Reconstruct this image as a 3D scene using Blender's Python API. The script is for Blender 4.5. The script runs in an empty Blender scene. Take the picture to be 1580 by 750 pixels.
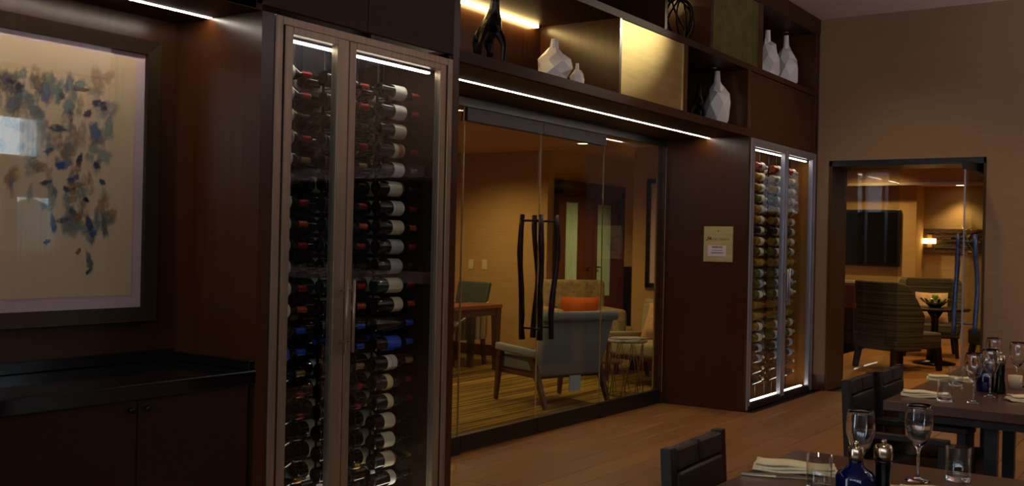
import bpy, bmesh, math, random
from mathutils import Vector, Matrix

# ------------------------------------------------------------------ camera, world, light, exposure
SC = bpy.context.scene
COL = SC.collection
F, PX, PY, CAMZ = 1592.0, 790.0, 375.0, 1.43
_yaw, _roll = math.radians(55.66), math.radians(1.236)
FW = Vector((math.sin(_yaw), math.cos(_yaw), 0))
_r = Vector((math.cos(_yaw), -math.sin(_yaw), 0)); _u = Vector((0, 0, 1))
RT = _r * math.cos(_roll) + _u * math.sin(_roll)
UP = -_r * math.sin(_roll) + _u * math.cos(_roll)
CO = Vector((0, 0, CAMZ))
cam = bpy.data.cameras.new('camera')
cam.sensor_width = 36.0
cam.lens = F / 1580.0 * 36.0
cam.clip_start = 0.05
co = bpy.data.objects.new('camera', cam)
m = Matrix.Identity(4)
for i in range(3):
    m[i][0], m[i][1], m[i][2] = RT[i], UP[i], -FW[i]
    m[i][3] = CO[i]
co.matrix_world = m
COL.objects.link(co)
SC.camera = co

SC.view_settings.view_transform = 'Standard'
SC.view_settings.look = 'None'
SC.view_settings.gamma = 1.0
SC.view_settings.exposure = 0.0
SC.cycles.use_denoising = True
SC.cycles.max_bounces = 8
SC.cycles.diffuse_bounces = 4
SC.cycles.glossy_bounces = 4
SC.cycles.transmission_bounces = 8
SC.cycles.transparent_max_bounces = 16
SC.cycles.sample_clamp_indirect = 4.0
SC.cycles.caustics_reflective = False
SC.cycles.caustics_refractive = False

W = bpy.data.worlds.new('world'); SC.world = W; W.use_nodes = True
bg = W.node_tree.nodes['Background']
bg.inputs['Color'].default_value = (0.72, 0.83, 1.0, 1)      # an even bright overcast sky, seen only through the windows
bg.inputs['Strength'].default_value = 5.0


def hexc(h):
    h = h.lstrip('#')
    out = []
    for i in (0, 2, 4):
        c = int(h[i:i + 2], 16) / 255
        out.append(c / 12.92 if c <= 0.04045 else ((c + 0.055) / 1.055) ** 2.4)
    return tuple(out) + (1.0,)


def lamp(name, kind, loc, power, color, size=0.1, aim=None, spot=None, blend=0.5, size_y=None):
    l = bpy.data.lights.new(name, kind)
    l.energy = power; l.color = color
    if kind == 'AREA':
        l.size = size
        if size_y:
            l.shape = 'RECTANGLE'; l.size_y = size_y
        else:
            l.shape = 'DISK'
    else:
        l.shadow_soft_size = size
    if kind == 'SPOT':
        l.spot_size = math.radians(spot); l.spot_blend = blend
    o = bpy.data.objects.new(name, l); COL.objects.link(o)
    o.location = loc
    d = (Vector(aim) - Vector(loc)) if aim is not None else Vector((0, 0, -1))
    o.rotation_euler = d.to_track_quat('-Z', 'Y').to_euler()
    return o


WARM = (1.0, 0.68, 0.31)
WARM2 = (1.0, 0.75, 0.42)
# unseen dining ceiling spots added as warm fill, without fixtures
DINING_SPOTS = [(3.0, 0.7), (5.6, 0.8), (8.6, 1.0), (6.6, 2.3), (9.2, 2.4), (4.6, -2.2), (8.2, -2.4)]
PRIVATE_SPOTS = [(5.6, 5.4), (7.4, 6.6), (8.9, 5.2), (9.6, 7.2)]
LOUNGE_SPOTS = [(12.0, 2.4), (13.4, 3.6), (14.6, 2.2), (15.6, 4.3)]
for x, y in DINING_SPOTS:
    lamp('dining_fill_lamp', 'SPOT', (x, y, 3.74), 48, WARM2, 0.06, spot=130, blend=0.9)
for x, y in PRIVATE_SPOTS:
    lamp('private_downlight_lamp', 'SPOT', (x, y, 2.53), 78, WARM, 0.06, spot=150, blend=0.8)
for x, y in LOUNGE_SPOTS:
    lamp('lounge_downlight_lamp', 'SPOT', (x, y, 2.85), 95, WARM, 0.06, spot=140, blend=0.8)
lamp('alcove_downlight_lamp', 'SPOT', (16.72, 3.22, 2.40), 30, WARM, 0.05, spot=110, blend=0.7)
lamp('foyer_downlight_lamp', 'SPOT', (14.6, 7.2, 2.85), 320, WARM2, 0.06, spot=140, blend=0.8)


EX_ = 10.47
# window openings: (from, to, sill, head); the first list is in the wall behind the tables, the second in the wall behind the viewer
WINDOWS = [(6.7, 8.38, 2.47, 3.08), (6.7, 7.82, 1.19, 1.97), (7.98, 8.58, 1.19, 1.97)]
WINDOWS_LEFT = [(-5.8, -3.9, 2.3, 3.6), (-3.6, -1.7, 2.3, 3.6), (-1.4, 0.5, 2.3, 3.6), (0.8, 2.7, 2.3, 3.6)]
for a, c, z0, z1 in WINDOWS:        # sampling portals in the window openings: they emit nothing themselves
    o = lamp('window_portal', 'AREA', ((a + c) / 2, -6.16, (z0 + z1) / 2), 1, (1, 1, 1), c - a, aim=((a + c) / 2, 0, (z0 + z1) / 2), size_y=z1 - z0)
    o.data.cycles.is_portal = True
for a, c, z0, z1 in WINDOWS_LEFT:
    o = lamp('window_portal', 'AREA', (-3.28, (a + c) / 2, (z0 + z1) / 2), 1, (1, 1, 1), c - a, aim=(0, (a + c) / 2, (z0 + z1) / 2), size_y=z1 - z0)
    o.data.cycles.is_portal = True
# unseen upward area lamp, added to lift the dark dining ceiling
lamp('ceiling_fill_lamp', 'AREA', (EX_ - 1.8, -2.4, 2.45), 150, (0.95, 0.88, 0.92), 0.4, aim=(EX_ - 1.8, -2.4, 9), size_y=3.0)
# unseen spots added to make the brass panel glow and light the vases
lamp('shelf_glow_lamp', 'SPOT', (9.5, 1.5, 3.70), 70, (1.0, 0.86, 0.62), 0.05, aim=(6.2, 3.4, 2.85), spot=16, blend=0.8)
lamp('shelf_glow_lamp', 'SPOT', (7.2, 0.6, 3.70), 25, (1.0, 0.88, 0.74), 0.05, aim=(9.3, 3.4, 3.0), spot=50, blend=0.8)


# ------------------------------------------------------------------ materials
def new_mat(name):
    mt = bpy.data.materials.new(name); mt.use_nodes = True
    nt = mt.node_tree
    return mt, nt, nt.nodes['Principled BSDF']


def mat(name, c, rough=0.5, metal=0.0, spec=0.5, coat=0.0, trans=0.0, ior=1.45, noise=None, bump=0.0, c2=None, sheen=0.0):
    """plain principled; noise=(sx,sy,sz) mixes c and c2 in object space, bump adds fine relief"""
    mt, nt, b = new_mat(name)
    b.inputs['Base Color'].default_value = hexc(c)
    b.inputs['Roughness'].default_value = rough
    b.inputs['Metallic'].default_value = metal
    b.inputs['Specular IOR Level'].default_value = spec
    b.inputs['Coat Weight'].default_value = coat
    b.inputs['Transmission Weight'].default_value = trans
    b.inputs['IOR'].default_value = ior
    b.inputs['Sheen Weight'].default_value = sheen
    if noise:
        tc = nt.nodes.new('ShaderNodeTexCoord'); mp = nt.nodes.new('ShaderNodeMapping')
        mp.inputs['Scale'].default_value = noise
        nz = nt.nodes.new('ShaderNodeTexNoise'); nz.inputs['Scale'].default_value = 1.0
        nz.inputs['Detail'].default_value = 5.0
        nt.links.new(tc.outputs['Object'], mp.inputs['Vector']); nt.links.new(mp.outputs['Vector'], nz.inputs['Vector'])
        rp = nt.nodes.new('ShaderNodeValToRGB')
        rp.color_ramp.elements[0].position = 0.3; rp.color_ramp.elements[1].position = 0.72
        rp.color_ramp.elements[0].color = hexc(c2 or c); rp.color_ramp.elements[1].color = hexc(c)
        nt.links.new(nz.outputs['Fac'], rp.inputs['Fac']); nt.links.new(rp.outputs['Color'], b.inputs['Base Color'])
        if bump:
            bp = nt.nodes.new('ShaderNodeBump'); bp.inputs['Strength'].default_value = bump; bp.inputs['Distance'].default_value = 0.004
            nt.links.new(nz.outputs['Fac'], bp.inputs['Height']); nt.links.new(bp.outputs['Normal'], b.inputs['Normal'])
    return mt


def emit(name, c, strength):
    mt, nt, b = new_mat(name)
    b.inputs['Base Color'].default_value = hexc(c)
    b.inputs['Emission Color'].default_value = hexc(c)
    b.inputs['Emission Strength'].default_value = strength
    return mt


def pane_mat(name, tint='#f4f6f4', f0=0.05, edge=0.6, rough=0.0):
    """architectural glass: see-through with mirror reflections that grow at grazing angles"""
    mt = bpy.data.materials.new(name); mt.use_nodes = True
    nt = mt.node_tree; nt.nodes.clear()
    out = nt.nodes.new('ShaderNodeOutputMaterial'); mix = nt.nodes.new('ShaderNodeMixShader')
    tr = nt.nodes.new('ShaderNodeBsdfTransparent'); gl = nt.nodes.new('ShaderNodeBsdfGlossy')
    tr.inputs['Color'].default_value = hexc(tint); gl.inputs['Roughness'].default_value = rough
    gl.inputs['Color'].default_value = (1, 1, 1, 1)
    lw = nt.nodes.new('ShaderNodeLayerWeight'); lw.inputs['Blend'].default_value = 0.5
    pw = nt.nodes.new('ShaderNodeMath'); pw.operation = 'POWER'; pw.inputs[1].default_value = 4.0
    mr = nt.nodes.new('ShaderNodeMapRange'); mr.inputs['To Min'].default_value = f0; mr.inputs['To Max'].default_value = edge
    nt.links.new(lw.outputs['Facing'], pw.inputs[0]); nt.links.new(pw.outputs[0], mr.inputs['Value'])
    nt.links.new(mr.outputs['Result'], mix.inputs['Fac'])
    nt.links.new(tr.outputs[0], mix.inputs[1]); nt.links.new(gl.outputs[0], mix.inputs[2]); nt.links.new(mix.outputs[0], out.inputs['Surface'])
    return mt


def wood(name, c, c2, axis='z', rough=0.35, spec=0.5, vary=0.0, fine=1.0):
    """stained timber with grain running along axis; vary lets boards of shared mesh differ"""
    mt, nt, b = new_mat(name)
    tc = nt.nodes.new('ShaderNodeTexCoord'); mp = nt.nodes.new('ShaderNodeMapping')
    s = [34 * fine, 34 * fine, 34 * fine]; s['xyz'.index(axis)] = 1.3
    mp.inputs['Scale'].default_value = s
    oi = nt.nodes.new('ShaderNodeObjectInfo')
    ad = nt.nodes.new('ShaderNodeVectorMath'); ad.operation = 'ADD'
    sc = nt.nodes.new('ShaderNodeMath'); sc.operation = 'MULTIPLY'; sc.inputs[1].default_value = 37.0 if vary else 0.0
    nt.links.new(oi.outputs['Random'], sc.inputs[0])
    nt.links.new(tc.outputs['Object'], ad.inputs[0]); nt.links.new(sc.outputs[0], ad.inputs[1])
    nt.links.new(ad.outputs[0], mp.inputs['Vector'])
    nz = nt.nodes.new('ShaderNodeTexNoise'); nz.inputs['Scale'].default_value = 1.0; nz.inputs['Detail'].default_value = 6; nz.inputs['Distortion'].default_value = 0.6
    nt.links.new(mp.outputs['Vector'], nz.inputs['Vector'])
    rp = nt.nodes.new('ShaderNodeValToRGB'); rp.color_ramp.elements[0].position = 0.28; rp.color_ramp.elements[1].position = 0.75
    rp.color_ramp.elements[0].color = hexc(c2); rp.color_ramp.elements[1].color = hexc(c)
    nt.links.new(nz.outputs['Fac'], rp.inputs['Fac'])
    last = rp.outputs['Color']
    if vary:
        hv = nt.nodes.new('ShaderNodeHueSaturation')
        mr = nt.nodes.new('ShaderNodeMapRange'); mr.inputs['To Min'].default_value = 1 - vary; mr.inputs['To Max'].default_value = 1 + vary
        nt.links.new(oi.outputs['Random'], mr.inputs['Value']); nt.links.new(mr.outputs['Result'], hv.inputs['Value'])
        nt.links.new(last, hv.inputs['Color']); last = hv.outputs['Color']
    nt.links.new(last, b.inputs['Base Color'])
    b.inputs['Roughness'].default_value = rough
    b.inputs['Specular IOR Level'].default_value = spec
    return mt


def striped(name, base, stripe, axis, freq, rough=0.85, width=0.5, noise_amt=0.5, spec=0.2):
    mt, nt, b = new_mat(name)
    tc = nt.nodes.new('ShaderNodeTexCoord'); mp = nt.nodes.new('ShaderNodeMapping')
    s = [0.4, 0.4, 0.4]; s['xyz'.index(axis)] = freq
    mp.inputs['Scale'].default_value = s
    nz = nt.nodes.new('ShaderNodeTexNoise'); nz.inputs['Scale'].default_value = 1.0; nz.inputs['Detail'].default_value = 3.0
    nt.links.new(tc.outputs['Object'], mp.inputs['Vector']); nt.links.new(mp.outputs['Vector'], nz.inputs['Vector'])
    rp = nt.nodes.new('ShaderNodeValToRGB'); e = rp.color_ramp.elements
    e[0].position = width - 0.08; e[1].position = width + 0.08
    e[0].color = hexc(base); e[1].color = hexc(stripe)
    nt.links.new(nz.outputs['Fac'], rp.inputs['Fac']); nt.links.new(rp.outputs['Color'], b.inputs['Base Color'])
    b.inputs['Roughness'].default_value = rough; b.inputs['Specular IOR Level'].default_value = spec
    return mt


M = {}
M['espresso'] = wood('espresso_wood', '#41230e', '#371c0a', 'z', 0.26, 0.35)
M['espresso_x'] = wood('espresso_wood_horizontal', '#41240f', '#371d0b', 'x', 0.5, 0.25)
M['espresso_cell'] = wood('espresso_wood_cell', '#4e2c16', '#42240f', 'z', 0.24)
M['redwood'] = wood('reddish_wood', '#4a2412', '#3c1d0d', 'z', 0.35)
M['dark_chair'] = wood('dark_chair_wood', '#1f100a', '#160b06', 'z', 0.42, 0.25)
M['table_wood'] = wood('table_wood', '#4c2810', '#3a1d0a', 'x', 0.3)
M['floor_wood'] = wood('oak_floor', '#7f5832', '#674422', 'x', 0.36, vary=0.13, fine=0.6)
M['lounge_floor'] = wood('parquet', '#b47a3c', '#92602a', 'x', 0.35, vary=0.1, fine=0.5)
M['carpet'] = striped('carpet_weave', '#4b3716', '#8e7434', 'y', 26, 0.95, 0.50, spec=0.1)
M['grasscloth'] = mat('grasscloth', '#94795f', 0.85, noise=(3, 3, 130), c2='#8b7056', bump=0.15, spec=0.2)
M['tan_wall'] = mat('tan_wall_paint', '#c09a60', 0.8, noise=(2, 2, 60), c2='#b69056', spec=0.2)
M['wallcloth'] = mat('alcove_wallcloth', '#b99a68', 0.85, noise=(3, 3, 50), c2='#a68858', spec=0.2)
M['ceiling'] = mat('ceiling_paint', '#dccfd0', 0.9, noise=(1.5, 1.5, 1.5), c2='#d4c6c7', spec=0.1)
M['tan_ceiling'] = mat('tan_ceiling_paint', '#c8a272', 0.9, noise=(1.5, 1.5, 1.5), c2='#c09a6a', spec=0.1)
M['black'] = mat('black_lacquer', '#0c0a0a', 0.35)
M['head_metal'] = mat('dark_patch_rail', '#2a2327', 0.5, metal=0.3, spec=0.3)
M['steel'] = mat('warm_bronze_steel', '#9c8a74', 0.36, metal=0.6, noise=(60, 60, 2), c2='#857561')
M['steel_cool'] = mat('satin_steel', '#a2a2b4', 0.34, metal=0.6, noise=(60, 60, 2), c2='#8c8a94')
M['gasket'] = mat('beaded_gasket', '#3c2a18', 0.5, metal=0.5, noise=(150, 150, 150), c2='#120a05', bump=1.0)
M['rack'] = mat('black_rack_metal', '#141212', 0.4, metal=0.5)
M['cab_back'] = mat('dark_cabinet_back', '#38281d', 0.22, metal=0.0, spec=0.6, noise=(9, 9, 2), c2='#2c1e15')
M['cab_back_amber'] = mat('amber_cabinet_back', '#b4742c', 0.35, spec=0.5, noise=(9, 9, 2), c2='#a06420')
M['brass'] = mat('brushed_brass', '#c9b67a', 0.36, metal=0.85, noise=(3, 3, 14), c2='#b5a166')
M['brass2'] = mat('aged_brass', '#8c8448', 0.42, metal=0.7, noise=(9, 9, 9), c2='#6a6636', bump=0.05)
M['plaque'] = mat('plaque_brass', '#d2bc84', 0.40, metal=0.6, noise=(6, 6, 40), c2='#c2aa72')
M['paper'] = mat('white_paper', '#d8c8cc', 0.8)
M['ink'] = mat('dark_ink', '#1c1410', 0.7)
M['bronze'] = mat('dark_bronze', '#2a2119', 0.32, metal=0.8, noise=(25, 25, 25), c2='#15100b', bump=0.4)
M['handle'] = mat('branch_bronze', '#33242a', 0.35, metal=0.7, noise=(40, 40, 12), c2='#1b1216', bump=0.3)
M['handle_blue'] = mat('branch_steel', '#5c6a98', 0.35, metal=0.6, noise=(40, 40, 12), c2='#36405c', bump=0.3)
M['vase'] = mat('white_ceramic', '#ece4df', 0.3)
M['granite'] = mat('black_granite', '#0d0c0c', 0.10, noise=(60, 60, 60), c2='#080707')
M['knob'] = mat('dark_knob', '#0c0808', 0.35, metal=0.5)
M['frame'] = wood('walnut_picture_frame', '#2c1f10', '#22160a', 'z', 0.4, 0.25)
M['mat_board'] = mat('mat_board', '#e2c6c6', 0.85)
M['art_paper'] = mat('art_paper', '#ecd2a6', 0.9, noise=(4, 4, 4), c2='#e6ca9c')
M['glass'] = pane_mat('clear_pane', '#eef2ee', 0.03, 0.5)
M['cab_glass'] = pane_mat('cabinet_pane', '#f0f3f4', 0.02, 0.4)
M['pic_glass'] = pane_mat('picture_pane', '#f6f6f6', 0.06, 0.5)
M['glass_edge'] = mat('polished_glass_edge', '#c8a468', 0.15, trans=0.3)
M['crystal'] = mat('crystal', '#ffffff', 0.0, trans=1.0, ior=1.45)
M['thin_glass'] = pane_mat('thin_drinking_glass', '#f6f6f2', 0.04, 0.85)
M['water'] = mat('water_clear', '#ffffff', 0.0, trans=1.0, ior=1.33)
M['cobalt'] = mat('cobalt_glass', '#04093c', 0.05, trans=0.25, ior=1.45)
M['chrome'] = mat('steel_cap', '#b7a488', 0.2, metal=1.0)
M['black_gloss'] = mat('black_gloss', '#060606', 0.12)
M['napkin'] = mat('cream_linen', '#e6d7ae', 0.9, noise=(120, 120, 120), c2='#d8c79c', bump=0.2)
M['china'] = mat('white_china', '#e8e0d0', 0.2)
M['candle'] = mat('cream_candle', '#cbb690', 0.5)
M['leather'] = mat('dark_leather', '#1a1615', 0.5, noise=(90, 90, 90), c2='#131010', bump=0.15, spec=0.2)
M['leather_warm'] = mat('brown_leather', '#2a1a10', 0.45, noise=(90, 90, 90), c2='#1f120a', bump=0.15, spec=0.25)
M['grey_fabric'] = mat('grey_upholstery', '#80828a', 0.9, noise=(160, 160, 160), c2='#6e7078', bump=0.2, sheen=0.2)
M['beige_fabric'] = mat('beige_upholstery', '#a5977c', 0.9, noise=(160, 160, 160), c2='#968a70', bump=0.2)
M['tuft'] = mat('patterned_tan_upholstery', '#a58e62', 0.9, noise=(16, 16, 16), c2='#7b6c48', bump=0.1)
M['orange'] = mat('orange_fabric', '#d7692a', 0.85, noise=(120, 120, 120), c2='#c65c22', bump=0.15)
M['cream_pillow'] = mat('peach_fabric', '#caa578', 0.9, noise=(25, 25, 25), c2='#b78f62')
M['teal'] = mat('teal_leather', '#3c4c44', 0.5, noise=(60, 60, 60), c2='#34423b')
M['bold_stripe'] = striped('striped_fabric', '#a8977c', '#5d5145', 'y', 22, 0.9, 0.52)
M['chair_stripe'] = striped('brown_green_stripe', '#55503a', '#352e22', 'z', 40, 0.9, 0.50)
M['walnut'] = wood('walnut', '#4a2a16', '#371d0e', 'z', 0.35)
M['desk_wood'] = wood('cherry_top', '#8a4a1c', '#6f3812', 'x', 0.3)
M['marble'] = mat('grey_marble', '#b7b3a4', 0.2, noise=(14, 14, 14), c2='#7f7c70')
M['wire'] = mat('brass_wire', '#a08a5c', 0.3, metal=1.0)
M['magazine'] = mat('magazine_cover', '#c8c4bc', 0.4, noise=(16, 16, 16), c2='#7c8088')
M['frost'] = mat('frosted_pale_glass', '#93a082', 0.4, noise=(40, 40, 3), c2='#7c8a6c')
M['plastic'] = mat('ivory_plastic', '#d9c49a', 0.5)
M['screen'] = mat('tv_screen', '#0b0c0e', 0.12)
M['ledger'] = mat('ledger_stone', '#5a4129', 0.8, noise=(20, 20, 60), c2='#33241a', bump=0.5)
M['gold_leaf'] = mat('gold_leaf_metal', '#c9a24a', 0.35, metal=0.8)
M['moss'] = mat('green_apple', '#8fa22c', 0.45, noise=(30, 30, 30), c2='#6f8420')
M['silver'] = mat('silver_bowl', '#c8c0b0', 0.2, metal=1.0)
M['bar_white'] = mat('pale_stone_top', '#c9b79c', 0.3)
M['red_leather'] = mat('oxblood_leather', '#5a2414', 0.45, noise=(60, 60, 60), c2='#471a0e')
M['curtain'] = None
M['strip'] = emit('led_strip', '#fff0de', 42.0)
M['strip_cab'] = emit('led_strip_cabinet', '#fff0dc', 14.0)
M['strip_warm'] = emit('led_strip_warm', '#ffd98a', 17.0)
M['can'] = emit('downlight_lens', '#ffe2ac', 6.0)
M['sconce'] = emit('sconce_shade', '#ffd07a', 5.0)
M['tag_blue'] = mat('pale_tag', '#aab4c8', 0.7)


# ------------------------------------------------------------------ mesh helpers
class MB:
    def __init__(s):
        s.v = []; s.f = []; s.sm = []

    def add(s, vs, fs, smooth=False):
        o = len(s.v)
        s.v += [tuple(v) for v in vs]
        s.f += [tuple(i + o for i in f) for f in fs]
        s.sm += [smooth] * len(fs)
        return s

    def box(s, x0, x1, y0, y1, z0, z1, rot=0, piv=None):
        x0, x1 = min(x0, x1), max(x0, x1); y0, y1 = min(y0, y1), max(y0, y1); z0, z1 = min(z0, z1), max(z0, z1)
        vs = [Vector((x, y, z)) for z in (z0, z1) for x, y in ((x0, y0), (x1, y0), (x1, y1), (x0, y1))]
        if rot:
            R = Matrix.Rotation(rot, 3, 'Z'); p = Vector(piv or ((x0 + x1) / 2, (y0 + y1) / 2, 0))
            vs = [R @ (v - p) + p for v in vs]
        return s.add(vs, [(3, 2, 1, 0), (4, 5, 6, 7), (0, 1, 5, 4), (1, 2, 6, 5), (2, 3, 7, 6), (3, 0, 4, 7)])

    def hexa(s, bottom, top):
        """eight corners: bottom quad and top quad, same order, counter-clockwise from above"""
        return s.add(list(bottom) + list(top), [(3, 2, 1, 0), (4, 5, 6, 7), (0, 1, 5, 4), (1, 2, 6, 5), (2, 3, 7, 6), (3, 0, 4, 7)])

    def bar(s, a, b, w, d=None, up=(0, 0, 1), w2=None, d2=None):
        a, b = Vector(a), Vector(b); d = d or w; w2 = w2 or w; d2 = d2 or d
        t = (b - a).normalized(); u = Vector(up)
        if abs(t.dot(u)) > 0.95: u = Vector((0, 1, 0))
        e = t.cross(u).normalized(); n = e.cross(t).normalized()
        q = lambda p, w, d: [p - e * w / 2 - n * d / 2, p + e * w / 2 - n * d / 2, p + e * w / 2 + n * d / 2, p - e * w / 2 + n * d / 2]
        return s.hexa(q(a, w, d), q(b, w2, d2)) if t.dot(Vector((0, 0, 1))) >= -2 else s

    def lathe(s, prof, seg=16, c=(0, 0, 0), ax='z', smooth=True, cap=True, rot0=0.0):
        vs = []; n = len(prof)
        for r, h in prof:
            for k in range(seg):
                a = 2 * math.pi * k / seg + rot0
                p, q = r * math.cos(a), r * math.sin(a)
                vs.append((c[0] + p, c[1] + q, c[2] + h) if ax == 'z' else (c[0] + h, c[1] + p, c[2] + q) if ax == 'x' else (c[0] + q, c[1] + h, c[2] + p))
        fs = []
        for i in range(n - 1):
            for k in range(seg):
                k2 = (k + 1) % seg
                fs.append((i * seg + k, i * seg + k2, (i + 1) * seg + k2, (i + 1) * seg + k))
        s.add(vs, fs, smooth)
        if cap:
            o = len(s.v) - len(vs)
            if prof[0][0] > 1e-5: s.f.append(tuple(o + k for k in reversed(range(seg)))); s.sm.append(False)
            if prof[-1][0] > 1e-5: s.f.append(tuple(o + (n - 1) * seg + k for k in range(seg))); s.sm.append(False)
        return s

    def tube(s, pts, r, seg=8, smooth=True):
        pts = [Vector(p) for p in pts]; n = len(pts)
        rs = r if isinstance(r, (list, tuple)) else [r] * n
        vs = []; e = None
        for i, p in enumerate(pts):
            t = (pts[min(i + 1, n - 1)] - pts[max(i - 1, 0)]).normalized()
            if e is None:
                u = Vector((0, 0, 1)) if abs(t.z) < 0.9 else Vector((1, 0, 0))
                e = t.cross(u).normalized()
            else:
                e = (e - t * e.dot(t)).normalized()
            f = t.cross(e)
            for k in range(seg):
                a = 2 * math.pi * k / seg
                vs.append(p + (e * math.cos(a) + f * math.sin(a)) * rs[i])
        fs = [(i * seg + k, i * seg + (k + 1) % seg, (i + 1) * seg + (k + 1) % seg, (i + 1) * seg + k) for i in range(n - 1) for k in range(seg)]
        fs += [tuple(reversed(range(seg))), tuple((n - 1) * seg + k for k in range(seg))]
        return s.add(vs, fs, smooth)

    def pillow(s, w, h, d, c=(0, 0, 0), R=None, n=10, p=2.6):
        """a stuffed square cushion, thin at the edges"""
        vs = []; fs = []
        R = R or Matrix.Identity(3); c = Vector(c)
        for side in (1, -1):
            o = len(vs)
            for i in range(n + 1):
                for j in range(n + 1):
                    u, v = -1 + 2 * i / n, -1 + 2 * j / n
                    t = (max(0, 1 - abs(u) ** p) * max(0, 1 - abs(v) ** p)) ** 0.5
                    k = 1 - 0.06 * (1 - abs(u * v)) * max(abs(u), abs(v)) ** 4
                    vs.append(R @ Vector((u * w / 2 * k, side * t * d / 2, v * h / 2 * k)) + c)
            for i in range(n):
                for j in range(n):
                    a = o + i * (n + 1) + j
                    q = (a, a + 1, a + n + 2, a + n + 1)
                    fs.append(q if side > 0 else q[::-1])
        return s.add(vs, fs, True)

    def build(s, name, material, parent=None, bevel=0.0, seg=2, local=False, subsurf=0, label=None):
        me = bpy.data.meshes.new(name)
        me.from_pydata(s.v, [], s.f)
        me.polygons.foreach_set('use_smooth', s.sm)
        bm = bmesh.new(); bm.from_mesh(me)
        bmesh.ops.recalc_face_normals(bm, faces=bm.faces)
        bm.to_mesh(me); bm.free()
        me.materials.append(material)
        o = bpy.data.objects.new(name, me); COL.objects.link(o)
        if bevel:
            b = o.modifiers.new('bevel', 'BEVEL'); b.width = bevel; b.segments = seg; b.limit_method = 'ANGLE'; b.angle_limit = 0.7
            if seg > 2:
                me.polygons.foreach_set('use_smooth', [True] * len(me.polygons))
        if subsurf:
            b = o.modifiers.new('subdivision', 'SUBSURF'); b.levels = subsurf; b.render_levels = subsurf
            me.polygons.foreach_set('use_smooth', [True] * len(me.polygons))
        if parent:
            o.parent = parent
            if not local:
                p = parent; off = Vector((0, 0, 0))
                while p: off += p.location; p = p.parent
                o.location = -off
        if label: o['label'] = label
        return o


def tag(o, label=None, cat=None, group=None, kind=None):
    if label: o['label'] = label
    if cat: o['category'] = cat
    if group: o['group'] = group
    if kind: o['kind'] = kind
    return o


def empty(name, loc, label, cat, group=None, rz=0.0, kind=None):
    o = bpy.data.objects.new(name, None); COL.objects.link(o)
    o.location = loc; o.rotation_euler = (0, 0, rz); o.empty_display_size = 0.1
    return tag(o, label, cat, group, kind)


def copy_tree(o, parent=None):
    c = o.copy(); COL.objects.link(c); c.parent = parent
    for ch in o.children: copy_tree(ch, c)
    return c


def box(name, x0, x1, y0, y1, z0, z1, m, parent=None, bevel=0.0, **k):
    return MB().box(x0, x1, y0, y1, z0, z1).build(name, m, parent, bevel, **k)


ORD = ['first', 'second', 'third', 'fourth', 'fifth', 'sixth', 'seventh', 'eighth', 'ninth', 'tenth', 'eleventh', 'twelfth', 'thirteenth', 'fourteenth',
       'fifteenth', 'sixteenth', 'seventeenth', 'eighteenth', 'nineteenth', 'twentieth', 'lowest']

FY, GY, EX = 3.388, 4.20, 10.47       # face of the wood wall, plane of the glass wall, face of the end wall
CEIL = 3.78

# ------------------------------------------------------------------ the setting
# floor: one slab with oak boards that can be picked apart
floor = box('floor', -3.2, EX + 0.48, -6.2, GY + 0.06, -0.06, -0.012, M['black'])
tag(floor, 'oak plank floor of the dining room', 'floor', kind='structure')
rng = random.Random(4)
plank_mesh = {}
PW = 0.19


def plank(x0, x1, y0):
    L = round(x1 - x0, 2)
    if L < 0.06: return
    if L not in plank_mesh:
        a, w, h, c = L - 0.003, PW - 0.003, 0.012, 0.0025
        b = MB().hexa([(0, 0, 0), (a, 0, 0), (a, w, 0), (0, w, 0)], [(0, 0, h - c), (a, 0, h - c), (a, w, h - c), (0, w, h - c)])
        b.hexa([(0, 0, h - c), (a, 0, h - c), (a, w, h - c), (0, w, h - c)], [(c, c, h), (a - c, c, h), (a - c, w - c, h), (c, w - c, h)])
        o = b.build('plank', M['floor_wood'], floor)
        plank_mesh[L] = o.data
        o.location = (x0, y0, -0.012)
        return
    o = bpy.data.objects.new('plank', plank_mesh[L]); COL.objects.link(o)
    o.parent = floor; o.location = (x0, y0, -0.012)


for r in range(26):
    y0 = GY + 0.05 - PW * (r + 1)
    xs = 1.2 if r < 14 else 3.0
    xe = EX + 0.47 if 1.80 < y0 < 3.1 else EX - 0.002
    if y0 + PW > FY: xs, xe = 4.43, 8.58
    x = xs - rng.choice([0, 0.36, 0.72, 1.08])
    while x < xe:
        x1 = min(x + 1.62, xe)
        plank(max(x, xs), x1, y0); x += 1.62
pf = MB().box(-3.2, 1.19, -6.2, 3.38, -0.012, -0.0005).box(1.19, EX, -6.2, -0.7, -0.012, -0.0005).box(1.19, 2.99, -0.7, 1.59, -0.012, -0.0005).build('plank_field', M['floor_wood'], floor)
pf['kind'] = 'stuff'

ceil = box('ceiling', -3.2, EX, -6.2, FY + 0.7, CEIL, CEIL + 0.1, M['ceiling'])
tag(ceil, 'pale mauve dining room ceiling', 'ceiling', kind='structure')

# end wall with the doorway: built as blocks around the opening
DY0, DY1, DZ = 1.795, 3.262, 2.33
wr = empty('wall_right', (EX, 0, 0), 'brown grasscloth end wall pierced by the lounge doorway', 'wall', kind='structure')
MB().box(EX, EX + 0.48, DY1, FY + 0.05, 0, CEIL).box(EX, EX + 0.48, -6.2, DY0, 0, CEIL).box(EX, EX + 0.48, DY0, DY1, DZ, CEIL).build('grasscloth', M['grasscloth'], wr)
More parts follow.
